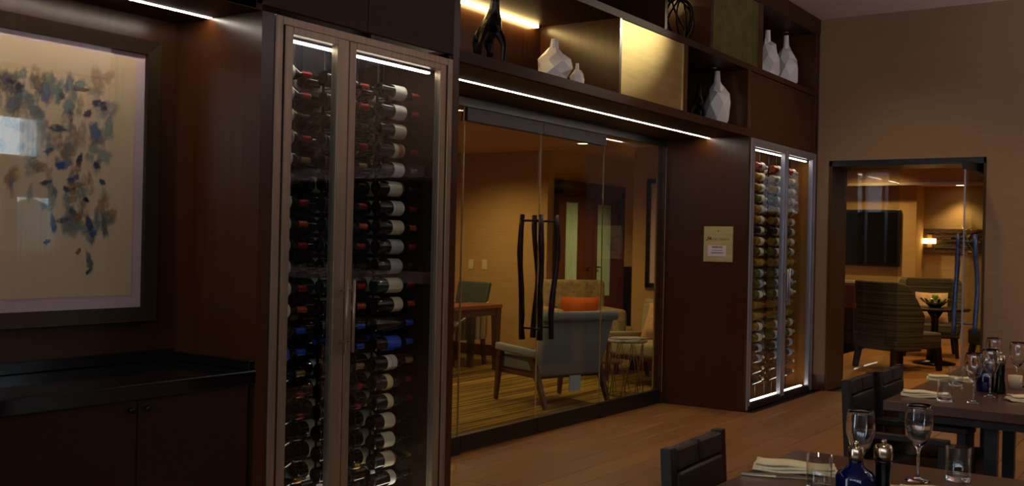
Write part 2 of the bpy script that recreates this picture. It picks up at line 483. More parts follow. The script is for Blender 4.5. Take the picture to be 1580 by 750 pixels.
# dark wood lining of the doorway
dl = empty('trim_1', (EX, DY1, 0), 'dark bronze lining around the lounge doorway', 'door lining', kind='structure')
M['lining'] = mat('olive_lining', '#4a3618', 0.5, spec=0.2, noise=(30, 30, 2), c2='#3f2d13')
box('jamb', EX - 0.012, EX + 0.5, DY1 - 0.03, DY1 + 0.002, 0, DZ, M['lining'], dl)
box('jamb', EX - 0.012, EX + 0.5, DY0 - 0.002, DY0 + 0.02, 0, DZ, M['lining'], dl)
box('head', EX - 0.012, EX + 0.5, DY0, DY1, DZ - 0.055, DZ + 0.003, M['black'], dl)
bb = MB().box(EX - 0.016, EX, DY1 + 0.003, FY, 0, 0.155).build('baseboard_right', M['redwood'])
tag(bb, 'short dark baseboard between wine cabinet and lounge doorway', 'baseboard', kind='structure')
bb2 = box('baseboard_right', EX - 0.016, EX, -6.2, DY0 - 0.003, 0, 0.155, M['redwood'])
tag(bb2, 'long dark baseboard right of the lounge doorway', 'baseboard', kind='structure')

# walls behind and beside the camera, with tall curtained windows that light the room
wb = empty('wall_back', (0, -6.0, 0), 'window wall facing the wine cabinets', 'wall', kind='structure')
def holed(b, lo, hi, holes, put):
    """fills the wall between lo and hi, floor to ceiling, around rectangular holes"""
    cuts = sorted({lo, hi} | {v for h in holes for v in h[:2]})
    for p, q in zip(cuts[:-1], cuts[1:]):
        hs = sorted((h[2], h[3]) for h in holes if h[0] <= p + 1e-6 and h[1] >= q - 1e-6)
        z = 0.0
        for z0, z1 in hs: put(b, p, q, z, z0); z = z1
        put(b, p, q, z, CEIL)


b = MB()
holed(b, -3.2, EX, WINDOWS, lambda b, p, q, z0, z1: b.box(p, q, -6.2, -6.0, z0, z1))
b.build('plaster', M['grasscloth'], wb)
wl = empty('wall_left', (-3.2, 0, 0), 'wall behind the viewer with four high windows', 'wall', kind='structure')
b = MB()
holed(b, -6.2, 4.2, WINDOWS_LEFT, lambda b, p, q, z0, z1: b.box(-3.4, -3.2, p, q, z0, z1))
b.build('plaster', M['grasscloth'], wl)
WN = 0
for i, (a, c, z0, z1) in enumerate(WINDOWS):
    WN = 20 + i
    w = empty('window_%d' % WN, ((a + c) / 2, -6.1, z0), ['high wide transom window in the wall behind the tables', 'low wide window under the transom', 'low narrow window beside the wide one'][i], 'window', kind='structure')
    MB().box(a, a + 0.04, -6.14, -6.04, z0, z1).box(c - 0.04, c, -6.14, -6.04, z0, z1).box(a, c, -6.14, -6.0, z0, z0 + 0.04).box(a, c, -6.14, -6.04, z1 - 0.04, z1).build('window_frame', M['bar_white'], w)
    box('pane', a + 0.04, c - 0.04, -6.10, -6.094, z0 + 0.04, z1 - 0.04, M['glass'], w)
for i, (a, c, z0, z1) in enumerate(WINDOWS_LEFT):
    w = empty('window_%d' % (30 + i), (-3.3, (a + c) / 2, z0), 'high window behind the viewer, %s from the far corner' % ORD[i], 'window', kind='structure')
    MB().box(-3.36, -3.26, a, a + 0.05, z0, z1).box(-3.36, -3.26, c - 0.05, c, z0, z1).box(-3.36, -3.26, a, c, z0, z0 + 0.05).box(-3.36, -3.26, a, c, z1 - 0.05, z1).build('window_frame', M['espresso'], w)
hd_ = MB()
rr_ = random.Random(1)
for k in range(60):
    hd_.lathe([(0.0, -0.3), (0.28, -0.15), (0.34, 0.0), (0.25, 0.18), (0.0, 0.3)], 7, (5.5 + rr_.random() * 5.5, -8.3 + rr_.random() * 0.6, 0.3 + 1.5 * rr_.random()), smooth=False)
hd_ = hd_.build('hedge', mat('hedge_green', '#4c5a2c', 0.9, noise=(9, 9, 9), c2='#2c3a18'))
tag(hd_, 'garden hedge outside the low windows', 'hedge', kind='stuff')
M['curtain'] = mat('sheer_voile', '#c9cddd', 0.9)
_nt = M['curtain'].node_tree; _b = _nt.nodes['Principled BSDF']; _o = _nt.nodes['Material Output']
_tl = _nt.nodes.new('ShaderNodeBsdfTranslucent'); _tl.inputs['Color'].default_value = hexc('#c9cddd')
_tr = _nt.nodes.new('ShaderNodeBsdfTransparent'); _m1 = _nt.nodes.new('ShaderNodeMixShader'); _m2 = _nt.nodes.new('ShaderNodeMixShader')
_m1.inputs['Fac'].default_value = 0.6; _m2.inputs['Fac'].default_value = 0.45
_nt.links.new(_b.outputs[0], _m1.inputs[1]); _nt.links.new(_tl.outputs[0], _m1.inputs[2])
_nt.links.new(_m1.outputs[0], _m2.inputs[1]); _nt.links.new(_tr.outputs[0], _m2.inputs[2]); _nt.links.new(_m2.outputs[0], _o.inputs['Surface'])
for i, (a, c) in enumerate(((7.95, 9.45), (5.2, 6.6))):
    n = 90; vs = []; fs = []
    for k in range(n + 1):
        x_ = a + (c - a) * k / n; y_ = -5.90 + 0.035 * math.sin(k * 1.25) + 0.012 * math.sin(k * 0.37)
        vs += [(x_, y_, 0.05), (x_, y_, 3.72)]
        if k: fs.append((2 * k - 2, 2 * k, 2 * k + 1, 2 * k - 1))
    cu = MB().add(vs, fs, True).build('sheer_curtain', M['curtain'])
    tag(cu, ['sheer pleated curtain drawn across the narrow low window behind the tables', 'sheer pleated curtain gathered at the far side of the windows'][i], 'curtain', 'sheer curtains on the window wall')
# service bar on the end wall, seen only mirrored in the cabinet glass
sv = empty('service_bar', (EX - 0.3, -3.3, 0), 'pale topped service bar along the end wall, outside the picture', 'bar counter')
box('counter', EX - 0.55, EX - 0.02, -5.2, -1.3, 0.9, 1.03, M['mat_board'], sv)
box('front', EX - 0.45, EX - 0.02, -5.2, -1.3, 0.0, 0.9, M['redwood'], sv)
bk = empty('bar_canopy', (EX - 0.3, -3.3, 2.2), 'pale canopy over the service bar, outside the picture', 'canopy')
box('fascia', EX - 0.55, EX - 0.02, -5.2, -1.3, 2.22, 2.36, M['mat_board'], bk)
box('back_bar', EX - 0.03, EX - 0.002, -5.2, -1.3, 1.03, 2.22, M['espresso'], sv)
# ------------------------------------------------------------------ the long wood wall
X1a, X1b = 3.107, 4.363      # near wine cabinet
X2a, X2b = 8.645, 10.42      # far wine cabinet
wf = empty('wall_front', (6, FY, 0), 'long dark espresso wood wall holding wine cabinets, niche and shelving', 'wall', kind='structure')
box('soffit', 4.42, 8.59, FY + 0.02, GY + 0.06, 2.402, 2.45, M['espresso_x'], wf)
box('soffit', -1.0, 3.03, FY, 3.97, 2.402, 2.47, M['espresso_x'], wf)
box('side_panel', 8.59, 8.64, FY, GY + 0.06, 0, 2.402, M['espresso'], wf)
box('side_panel', 4.37, 4.42, FY, GY + 0.06, 0, 2.402, M['espresso'], wf)
box('side_panel', 3.03, 3.10, FY, 3.97, 0, 2.402, M['espresso'], wf)
box('back_panel', -1.0, 3.03, 3.955, 3.98, 0, 2.402, M['espresso'], wf)
box('upper_panel', 3.0, 3.69, FY, FY + 0.03, 2.43, CEIL, M['espresso_x'], wf)
box('upper_panel', 3.695, 4.375, FY, FY + 0.03, 2.43, CEIL, M['espresso_x'], wf)
box('upper_panel', -1.0, 2.995, FY, FY + 0.03, 2.405, CEIL, M['espresso_x'], wf)
box('filler_strip', 10.43, EX, FY - 0.0, FY + 0.05, 0, CEIL, M['espresso'], wf)
box('filler_strip', 4.365, 4.42, FY - 0.001, FY + 0.03, 2.40, CEIL, M['espresso'], wf)
box('cornice', 4.42, EX, FY - 0.004, FY + 0.06, 3.625, CEIL, M['espresso_x'], wf)
box('hidden_back', 3.0, EX, 4.08, 4.12, 2.45, CEIL, M['espresso_x'], wf)
box('spandrel', 4.42, 8.59, GY + 0.03, GY + 0.15, 2.45, 2.75, M['black'], wf)

# LED strips under the soffits
st = box('light_strip', 4.43, 8.585, 3.750, 3.770, 2.4005, 2.408, M['strip'])
tag(st, 'long white light strip under the soffit of the glass door niche', 'light strip')
st = box('light_strip', 1.0, 3.025, 3.708, 3.730, 2.4005, 2.408, M['strip'])
tag(st, 'white light strip above the framed picture and granite counter', 'light strip')

# ------------------------------------------------------------------ display shelving over the niche
sh = empty('display_shelving', (7.4, FY, 2.405), 'built-in dark wood display shelving with brass panels over the glass doors', 'shelving')
CB = 4.03
box('shelf', 4.42, 10.40, FY - 0.003, CB, 2.405, 2.468, M['espresso_x'], sh)
box('shelf', 4.42, 10.40, FY - 0.003, CB, 2.982, 3.032, M['espresso_x'], sh)
box('shelf', 4.42, 10.40, FY - 0.002, CB, 3.61, 3.65, M['espresso_x'], sh)
box('back_panel', 4.42, 10.40, CB, CB + 0.03, 2.41, 3.65, M['espresso_cell'], sh)
for xa, xb, za, zb in [(6.205, 6.237, 2.468, 2.982), (7.24, 7.305, 2.468, 2.982), (8.535, 8.62, 2.41, 2.982), (10.335, 10.37, 2.42, 3.61),
                       (6.89, 6.93, 3.032, 3.61), (7.715, 7.768, 3.032, 3.61), (8.762, 8.868, 3.032, 3.61), (5.4, 5.44, 3.032, 3.61)]:
    box('divider', xa, xb, FY - 0.002, CB, za, zb, M['espresso_cell'], sh)
box('brass_panel', 6.242, 7.225, FY + 0.006, FY + 0.03, 2.472, 2.979, M['brass'], sh, label='bright brushed brass door panel in the lower row')
box('brass_panel', 7.772, 8.742, FY + 0.006, FY + 0.03, 3.036, 3.606, M['brass2'], sh, label='dull aged brass door panel in the upper row')
box('brass_edge', 7.225, 7.238, FY, FY + 0.03, 2.472, 2.979, M['brass'], sh)
box('brass_edge', 8.744, 8.758, FY, FY + 0.03, 3.036, 3.606, M['brass2'], sh)
box('cupboard_door', 8.624, 10.325, FY + 0.004, FY + 0.03, 2.42, 2.976, M['espresso_x'], sh)
box('light_bar', 4.5, 6.11, 3.985, 4.028, 2.955, 2.979, M['strip_warm'], sh)
box('light_bar', 6.96, 7.70, 3.985, 4.028, 3.58, 3.607, M['strip_warm'], sh)
for x, z in [(8.33, 2.974), (10.1, 3.602)]:
    MB().lathe([(0.028, 0), (0.03, 0.007)], 14, (x, 3.62, z)).build('puck_light', M['steel_cool'], sh)
# brass return behind lit cells shows the light bar's glow on the divider by itself


# faceted ceramic vases
def vase(x, y, z, H, Rm, seed, label, n=7):
    r = random.Random(seed)
    root = empty('faceted_vase', (x, y, z), label, 'vase', 'white faceted vases on the shelving')
    prof = [(0.66, 0.0), (0.92, 0.17), (1.02, 0.38), (0.90, 0.55), (0.60, 0.68), (0.26, 0.80), (0.20, 1.0)]
    vs = []; fs = []
    for i, (pr, ph) in enumerate(prof):
        jit = 0.0 if i in (0, 6) else 0.13
        for k in range(n):
            a = 2 * math.pi * (k + (i % 2) * 0.5 + (r.uniform(-0.22, 0.22) if jit else 0)) / n + seed
            rr = Rm * pr * (1 + r.uniform(-jit, jit))
            vs.append((rr * math.cos(a), rr * math.sin(a), H * (ph + (r.uniform(-0.06, 0.06) if jit else 0))))
    for i in range(len(prof) - 1):
        for k in range(n):
            a, b_ = i * n + k, i * n + (k + 1) % n
            c, d = (i + 1) * n + k, (i + 1) * n + (k + 1) % n
            if i % 2 == 0: fs += [(a, b_, c), (b_, d, c)]
            else: fs += [(a, b_, d), (a, d, c)]
    fs.append(tuple(reversed(range(n))))
    MB().add(vs, fs).build('body', M['vase'], root, local=True)
    # mouth: a thin open lip and a dark hollow
    MB().lathe([(Rm * 0.20, 0), (Rm * 0.21, 0.006), (Rm * 0.14, 0.006), (Rm * 0.13, -0.03)], n, (0, 0, H - 0.002), smooth=False, cap=False, rot0=seed).build('lip', M['vase'], root, local=True)
    return root


vase(5.745, 3.62, 2.468, 0.305, 0.118, 1, 'squat white faceted vase glowing under the warm light bar')
vase(5.915, 3.545, 2.468, 0.165, 0.052, 7, 'small short white faceted vase beside the squat one')
vase(8.37, 3.60, 2.468, 0.485, 0.108, 3, 'tall white faceted vase right of the bright brass panel')
vase(9.55, 3.60, 3.032, 0.49, 0.125, 5, 'white faceted vase nearest the dull brass panel in the upper cell')
vase(10.06, 3.60, 3.032, 0.53, 0.125, 9, 'white faceted vase standing near the end wall in the upper cell')


# bronze animals
def skin_animal(name, root, verts, edges, mt):
    me = bpy.data.meshes.new(name)
    me.from_pydata([v[:3] for v in verts], edges, [])
    o = bpy.data.objects.new(name, me); COL.objects.link(o); o.parent = root
    sk = o.modifiers.new('skin', 'SKIN')
    for i, v in enumerate(verts):
        me.skin_vertices[0].data[i].radius = (v[3], v[3])
    me.skin_vertices[0].data[0].use_root = True
    sb = o.modifiers.new('sub', 'SUBSURF'); sb.levels = 1; sb.render_levels = 1
    me.materials.append(mt)
    for p in me.polygons: p.use_smooth = True
    return o


def animal(x, y, z, s, rz, label, splay=1.0):
    root = empty('bronze_animal', (x, y, z), label, 'sculpture', 'dark bronze animal sculptures', rz)
    V = [(0, 0.02, 0.235, .042), (0, 0.11, 0.225, .040), (0, -0.07, 0.265, .040), (0, -0.11, 0.33, .026), (0, -0.125, 0.40, .019), (0, -0.14, 0.445, .019), (0, -0.19, 0.43, .014), (0, -0.225, 0.415, .009),
         (0.05, -0.08, 0.22, .022), (0.082, -0.10, 0.135, .014), (0.078, -0.095, 0.06, .010), (0.078, -0.10, 0.006, .011),
         (-0.05, -0.08, 0.22, .022), (-0.095, -0.11, 0.135, .014), (-0.092, -0.105, 0.06, .010), (-0.092, -0.11, 0.006, .011),
         (0.045, 0.12, 0.19, .025), (0.05, 0.10, 0.125, .016), (0.05, 0.145, 0.075, .011), (0.05, 0.135, 0.006, .011),
         (-0.045, 0.12, 0.19, .025), (-0.05, 0.10, 0.125, .016), (-0.05, 0.145, 0.075, .011), (-0.05, 0.135, 0.006, .011),
         (0, 0.165, 0.20, .008), (0, 0.18, 0.13, .006),
         (0.02, -0.135, 0.475, .005), (-0.02, -0.135, 0.475, .005)]
    E = [(0, 1), (0, 2), (2, 3), (3, 4), (4, 5), (5, 6), (6, 7), (2, 8), (8, 9), (9, 10), (10, 11), (2, 12), (12, 13), (13, 14), (14, 15),
         (1, 16), (16, 17), (17, 18), (18, 19), (1, 20), (20, 21), (21, 22), (22, 23), (1, 24), (24, 25), (5, 26), (5, 27)]
    V = [(a * s * splay * 0.85, b_ * s, c * s, r * s * (1.45 if r > 0.015 else 1.3)) for a, b_, c, r in V]
    skin_animal('body', root, V, E, M['bronze'])
    return root


animal(5.03, 3.64, 2.468, 1.0, math.radians(-38), 'dark bronze long-legged animal standing with splayed legs under the light bar')
animal(8.10, 3.66, 2.468, 0.72, math.radians(-60), 'small dark bronze animal in shadow left of the tall vase')
# looped wire sculpture in the upper lit cell
ws = empty('wire_sculpture', (7.50, 3.62, 3.032), 'openwork dark wire knot sculpture in the upper lit cell', 'sculpture')
r = random.Random(2)
for k in range(7):
    a0 = k * 0.45
    pts = []
    for i in range(25):
        t = 2 * math.pi * i / 24
        p = Vector((0.17 * math.cos(t), 0.05 * math.sin(2 * t + k), 0.19 * math.sin(t)))
        p = Matrix.Rotation(a0 * 2, 3, 'Z') @ (Matrix.Rotation(0.35 * math.sin(k * 2.1), 3, 'Y') @ p)
        pts.append((p.x, p.y, p.z + 0.2))
    MB().tube(pts, 0.008, 6).build('wire_loop', M['bronze'], ws, local=True)

# ------------------------------------------------------------------ recess: counter, picture
cc = empty('base_cabinet', (1.6, FY, 0), 'low reddish dark cabinet with small knobs under the granite counter', 'cabinet')
M['cab_red'] = wood('dark_red_cabinet_wood', '#2c1006', '#250d05', 'z', 0.45, 0.25)
box('carcass', 0.2, 3.028, FY + 0.03, 3.95, 0.0, 0.80, M['cab_red'], cc)
for i, (a, c) in enumerate([(0.9, 1.676), (1.68, 2.454), (2.459, 3.0)]):
    d = box('door', a, c, FY + 0.006, FY + 0.029, 0.10, 0.80, M['cab_red'], cc, 0.002)
    kx = {0: a + 0.03, 1: c - 0.035, 2: a + 0.03}[i]
    kn = MB().lathe([(0.006, 0.0), (0.006, -0.012), (0.013, -0.018), (0.012, -0.026), (0.0, -0.028)], 12, (kx, FY + 0.006, 0.765), 'y').build('knob', M['knob'], d)
    kn.location = (0, 0, 0)
ct = empty('granite_counter', (1.6, FY, 0.80), 'polished black granite counter with low backsplash', 'countertop')
box('slab', 0.2, 3.028, FY - 0.015, 3.953, 0.802, 0.865, M['granite'], ct, 0.006)
box('backsplash', 0.2, 3.028, 3.925, 3.953, 0.866, 0.915, M['granite'], ct, 0.003)
box('backsplash', 3.0, 3.028, FY, 3.924, 0.866, 0.905, M['granite'], ct, 0.003)

pic = empty('framed_painting', (2.2, 3.95, 1.05), 'large framed abstract painting of drifting blue and grey leaves', 'painting')
PL, PR, PB, PT = 1.40, 2.912, 1.05, 2.29
fb = MB()
fwid = 0.062
for a, b_ in (((PL, PB), (PR, PB)), ((PR, PB), (PR, PT)), ((PR, PT), (PL, PT)), ((PL, PT), (PL, PB))):
    pass
def frame_ring(x0, x1, z0, z1, w, yb, yf, yi):
    """mitred picture frame in the xz plane; outer edge proud, inner edge lower"""
    b = MB()
    O = [(x0, z0), (x1, z0), (x1, z1), (x0, z1)]; I = [(x0 + w, z0 + w), (x1 - w, z0 + w), (x1 - w, z1 - w), (x0 + w, z1 - w)]
    for k in range(4):
        o1, o2, i1, i2 = O[k], O[(k + 1) % 4], I[k], I[(k + 1) % 4]
        b.hexa([(o1[0], yb, o1[1]), (o2[0], yb, o2[1]), (i2[0], yb, i2[1]), (i1[0], yb, i1[1])],
               [(o1[0], yf, o1[1]), (o2[0], yf, o2[1]), (i2[0], yi, i2[1]), (i1[0], yi, i1[1])])
    return b
frame_ring(PL, PR, PB, PT, fwid, 3.953, 3.905, 3.915).build('frame', M['frame'], pic)
box('mat_board', PL + 0.05, PR - 0.05, 3.936, 3.945, PB + 0.05, PT - 0.05, M['mat_board'], pic)
AL, AR, AB, AT = PL + 0.115, 2.80, 1.165, 2.20
art = box('artwork', AL, AR, 3.9335, 3.9365, AB, AT, M['art_paper'], pic)
box('glazing', PL + 0.06, PR - 0.06, 3.920, 3.923, PB + 0.06, PT - 0.06, M['pic_glass'], pic)


def at(px, py, Y):
    d = (px - PX) / F * RT - (py - PY) / F * UP + FW
    return CO + d * ((Y - CO.y) / d.y)


# brush marks, flat paint on the sheet: colour per mark
def paint_mat():
    mt, nt, b = new_mat('watercolour')
    at_ = nt.nodes.new('ShaderNodeAttribute'); at_.attribute_name = 'Col'
    nt.links.new(at_.outputs['Color'], b.inputs['Base Color'])
    b.inputs['Roughness'].default_value = 0.9
    nz = nt.nodes.new('ShaderNodeTexNoise'); nz.inputs['Scale'].default_value = 38; nz.inputs['Detail'].default_value = 4
    tc = nt.nodes.new('ShaderNodeTexCoord'); nt.links.new(tc.outputs['Object'], nz.inputs['Vector'])
    mr = nt.nodes.new('ShaderNodeMapRange'); mr.inputs['From Min'].default_value = 0.22; mr.inputs['From Max'].default_value = 0.5
    ml = nt.nodes.new('ShaderNodeMath'); ml.operation = 'MULTIPLY'
    nt.links.new(nz.outputs['Fac'], mr.inputs['Value']); nt.links.new(mr.outputs['Result'], ml.inputs[0]); nt.links.new(at_.outputs['Alpha'], ml.inputs[1])
    nt.links.new(ml.outputs[0], b.inputs['Alpha'])
    return mt


r = random.Random(11)
marks = []
pal = ['#8f9890', '#86a49a', '#b08c5c', '#9ab0a4', '#7488a4', '#b8925c', '#8fa88e', '#a08468']
for k in range(150):
    z_ = r.random(); py_ = 118 + 250 * z_ ** 1.25
    lo = -70 if py_ < 300 else 70
    px_ = r.uniform(lo, 168)
    if py_ > 330 and px_ < 90: px_ += 60
    marks.append((px_, py_, r.uniform(4, 13), r.uniform(6, 20), r.choice(pal), r.uniform(0.3, 0.7)))
marks += [(10, 125, 15, 14, '#6d6578', .8), (28, 136, 9, 8, '#2e2c40', .95), (35, 113, 9, 7, '#86a890', .8), (60, 130, 11, 16, '#8a7050', .8), (72, 140, 9, 18, '#74808a', .8),
          (50, 165, 16, 18, '#7d8a80', .7), (20, 160, 14, 18, '#70808c', .7), (105, 168, 13, 14, '#84948c', .7), (125, 138, 12, 4, '#7c5c38', .8), (152, 160, 9, 8, '#26345e', 1), (160, 167, 6, 3, '#14141c', 1),
          (135, 175, 9, 5, '#3e3c3c', .9), (146, 203, 8, 18, '#4c7098', .9), (88, 198, 18, 5, '#3c404c', .95), (75, 232, 8, 4, '#2c3448', .95), (93, 255, 7, 9, '#2f5f9c', .95),
          (122, 246, 5, 9, '#282c40', .95), (113, 275, 9, 6, '#2a5490', 1), (148, 255, 6, 5, '#28303c', 1), (157, 281, 6, 4, '#28405c', 1), (70, 282, 9, 5, '#3c3a30', .9), (102, 292, 6, 5, '#1a3a70', 1),
          (115, 291, 6, 2, '#1c1c20', 1), (132, 308, 5, 4, '#141820', 1), (81, 345, 6, 14, '#1d5688', 1), (72, 373, 5, 5, '#1a3a70', 1), (95, 340, 12, 4, '#3c5468', .95), (112, 328, 8, 7, '#4a5c64', .9),
          (118, 336, 6, 7, '#a46c50', .8), (137, 346, 6, 11, '#1c4474', 1), (143, 360, 5, 6, '#2a5898', 1), (160, 348, 5, 14, '#54706c', .9), (137, 405, 5, 18, '#5c6c64', .95), (135, 420, 3, 5, '#203c4c', 1),
          (120, 388, 4, 5, '#7c6850', .9), (16, 125, 8, 6, '#3a3244', .9), (95, 148, 7, 5, '#4c3c34', .8), (108, 180, 4, 10, '#24242c', .7)]
me = bpy.data.meshes.new('brush_marks'); vs = []; fs = []; cols = []
for k, (px_, py_, rx, ry, c, al) in enumerate(marks):
    n = 16; o = len(vs); yy = 3.9333 - 0.00002 * k
    ph = r.uniform(0, 6)
    ct_ = at(px_, py_, 3.9333)
    vs.append((ct_.x, yy, ct_.z)); cols.append(hexc(c)[:3] + (al,))
    for ring, al2 in ((0.62, al * 0.95), (1.12, 0.0)):
        for i in range(n):
            t = 2 * math.pi * i / n; q = ring * (1 + 0.3 * math.sin(2 * t + ph) + 0.15 * math.sin(5 * t + 2 * ph) + r.uniform(-0.14, 0.14))
            p = at(px_ + rx * q * math.cos(t), py_ + ry * q * math.sin(t), 3.9333)
            vs.append((p.x, yy, p.z)); cols.append(hexc(c)[:3] + (al2,))
    for i in range(n):
        j = (i + 1) % n
        fs += [(o, o + 1 + i, o + 1 + j), (o + 1 + i, o + 1 + n + i, o + 1 + n + j, o + 1 + j)]
vs = [(min(max(x_, AL + 0.01), AR - 0.01), y_, min(max(z_, AB + 0.01), AT - 0.01)) for x_, y_, z_ in vs]
me.from_pydata(vs, [], fs)
ca = me.color_attributes.new('Col', 'FLOAT_COLOR', 'POINT')
for i, c in enumerate(cols): ca.data[i].color = c
me.materials.append(paint_mat())
bo = bpy.data.objects.new('brush_marks', me); COL.objects.link(bo); bo.parent = pic; bo.location = -pic.location
bo['kind'] = 'stuff'

# ------------------------------------------------------------------ wine cabinets
ZB0, PITCH = 0.198, 0.0999          # axis height of the lowest bottle, row pitch
BACK = 3.86


def wine_cabinet(xa, xb, doors, label, steel, backm, striplow, strip_y):
    cab = empty('wine_cabinet', ((xa + xb) / 2, FY, 0), label, 'wine cabinet', 'wine cabinets in the wood wall')
    zt = 2.402; fw = 0.042
    box('frame_stile', xa, xa + fw, FY - 0.004, FY + 0.045, 0, zt, steel, cab, 0.003)
    box('frame_stile', xb - fw, xb, FY - 0.004, FY + 0.045, 0, zt, steel, cab, 0.003)
    box('frame_rail', xa + fw, xb - fw, FY - 0.004, FY + 0.045, zt - 0.038, zt, steel, cab, 0.003)
    box('kick_plate', xa + fw, xb - fw, FY + 0.004, FY + 0.045, 0.0, 0.028, M['head_metal'], cab)
    box('gasket', xa + fw + 0.001, xa + fw + 0.012, FY - 0.001, FY + 0.02, 0.03, zt - 0.040, M['gasket'], cab)
    box('gasket', xb - fw - 0.012, xb - fw - 0.001, FY - 0.001, FY + 0.02, 0.03, zt - 0.040, M['gasket'], cab)
    box('side_wall', xa + 0.004, xa + 0.03, FY + 0.046, BACK, 0.02, zt, backm, cab)
    box('side_wall', xb - 0.03, xb - 0.004, FY + 0.046, BACK, 0.02, zt, backm, cab)
    box('back_wall', xa + 0.03, xb - 0.03, BACK - 0.02, BACK, 0.02, zt, backm, cab)
    box('cabinet_floor', xa + 0.03, xb - 0.03, FY + 0.046, BACK - 0.02, 0.02, 0.04, M['cab_back'], cab)
    box('cabinet_roof', xa + 0.03, xb - 0.03, FY + 0.046, BACK - 0.02, zt - 0.012, zt, M['cab_back'], cab)
    box('light_strip', xa + 0.05, xb - 0.12, FY + 0.058, FY + 0.080, 2.314, 2.322, M['strip_cab'], cab)
    box('strip_housing', xa + 0.03, xb - 0.03, FY + 0.05, FY + 0.084, 2.322, zt - 0.012, M['rack'], cab)
    box('light_strip', xa + 0.05, xb - 0.12, strip_y, strip_y + 0.022, striplow, striplow + 0.011, M['strip_cab'], cab)
    for i, (da, db, s0, s1, ho) in enumerate(doors):
        zb, z1, rail = 0.032, zt - 0.036, 0.034
        d = MB().box(da, da + s0, FY - 0.002, FY + 0.04, zb, z1).box(db - s1, db, FY - 0.002, FY + 0.04, zb, z1).build('door', steel, cab, 0.003)
        g = box('top_rail', da + s0, db - s1, FY - 0.002, FY + 0.04, z1 - rail, z1, steel, d, 0.002); g.location = (0, 0, 0)
        g = box('bottom_rail', da + s0, db - s1, FY - 0.002, FY + 0.04, zb, zb + 0.022, M['head_metal'], d); g.location = (0, 0, 0)
        g = box('glass_pane', da + s0, db - s1, FY + 0.016, FY + 0.021, zb + 0.022, z1 - rail, M['cab_glass'], d); g.location = (0, 0, 0)
        hx = ho
        hb = MB().tube([(hx, FY - 0.04, 0.90), (hx, FY - 0.04, 1.24)], 0.008, 10)
        for hz in (0.95, 1.19): hb.tube([(hx, FY - 0.04, hz), (hx, FY - 0.003, hz)], 0.005, 8)
        h = hb.build('handle', steel, d); h.location = (0, 0, 0)
    return cab


cab1 = wine_cabinet(X1a, X1b, [(3.162, 3.566, 0.05, 0.075, 3.545), (3.572, 4.308, 0.045, 0.05, 3.592)],
                    'near wine cabinet with bronze frame, two glass doors and dark red wine bottles', M['steel'], M['cab_back'], 0.045, FY + 0.058)
cab2 = wine_cabinet(X2a, X2b, [(8.70, 9.56, 0.045, 0.055, 9.535), (9.566, 10.365, 0.048, 0.05, 9.59)],
                    'far wine cabinet with silvery frame, amber interior and white wine bottles', M['steel_cool'], M['cab_back_amber'], 0.045, FY + 0.058)

# bottle parts, lying along x with the neck towards +x; origin at the base centre
BODY = [(0.0, 0.012), (0.026, 0.002), (0.0375, 0.004), (0.0385, 0.012), (0.0385, 0.185), (0.035, 0.205), (0.022, 0.232), (0.0155, 0.255), (0.0140, 0.30), (0.0155, 0.303), (0.0155, 0.312), (0.0, 0.312)]
BURG = [(0.0, 0.012), (0.028, 0.002), (0.0395, 0.004), (0.0405, 0.012), (0.0405, 0.155), (0.036, 0.185), (0.024, 0.222), (0.0165, 0.25), (0.0140, 0.29), (0.0155, 0.293), (0.0155, 0.302), (0.0, 0.302)]


def glassy(name, c, c2=None):
    return mat(name, c, 0.06, spec=0.6, coat=0.3)


GL = {'black': glassy('black_wine_glass', '#0a0806'), 'teal': glassy('teal_wine_glass', '#0c2e26'), 'amber': mat('pale_wine_glass', '#a8842e', 0.08, trans=0.12),
      'green': mat('green_wine_glass', '#646a22', 0.08, trans=0.12), 'pinkish': mat('rose_wine_glass', '#a8502c', 0.1, trans=0.1), 'dark': glassy('dark_green_glass', '#14140a')}
LABEL_DEF = {'cream': ('#dccfae', None), 'white': ('#e2dccf', None), 'tan band': ('#d9c7a0', '#8a5a34'), 'grey': ('#b5b2b0', None), 'blue': ('#2a55c8', None), 'dark band': ('#d8cdb4', '#3c2a20'),
             'red band': ('#dccba8', '#a04030'), 'lined white': ('#e0d8c8', '#7c6a5c'), 'gold': ('#b89a34', '#4c3a10'), 'pale blue': ('#a8bcd8', None), 'slashed': ('#e0d098', '#1c1810')}
LM = {}
for k_, (c, c2) in LABEL_DEF.items():
    mt, nt, b = new_mat('label_' + k_.replace(' ', '_'))
    b.inputs['Roughness'].default_value = 0.6
    b.inputs['Base Color'].default_value = hexc(c)
    if c2:
        tc = nt.nodes.new('ShaderNodeTexCoord'); sx = nt.nodes.new('ShaderNodeSeparateXYZ')
        nt.links.new(tc.outputs['Object'], sx.inputs[0])
        rp = nt.nodes.new('ShaderNodeValToRGB'); rp.color_ramp.interpolation = 'CONSTANT'
        lo, hi = {'tan band': (0.13, 0.165), 'dark band': (0.165, 0.19), 'red band': (0.14, 0.16), 'lined white': (0.115, 0.121), 'gold': (0.15, 0.16), 'slashed': (0.14, 0.147)}[k_]
        e = rp.color_ramp.elements; e[0].color = hexc(c); e[1].position = lo; e[1].color = hexc(c2)
        q = e.new(hi); q.color = hexc(c)
        src = sx.outputs['X']
        if k_ == 'slashed':
            ma = nt.nodes.new('ShaderNodeMath'); ma.operation = 'MULTIPLY_ADD'; ma.inputs[1].default_value = 0.5
            nt.links.new(sx.outputs['Z'], ma.inputs[0]); nt.links.new(sx.outputs['X'], ma.inputs[2]); src = ma.outputs[0]
        nt.links.new(src, rp.inputs['Fac']); nt.links.new(rp.outputs['Color'], b.inputs['Base Color'])
    LM[k_] = mt
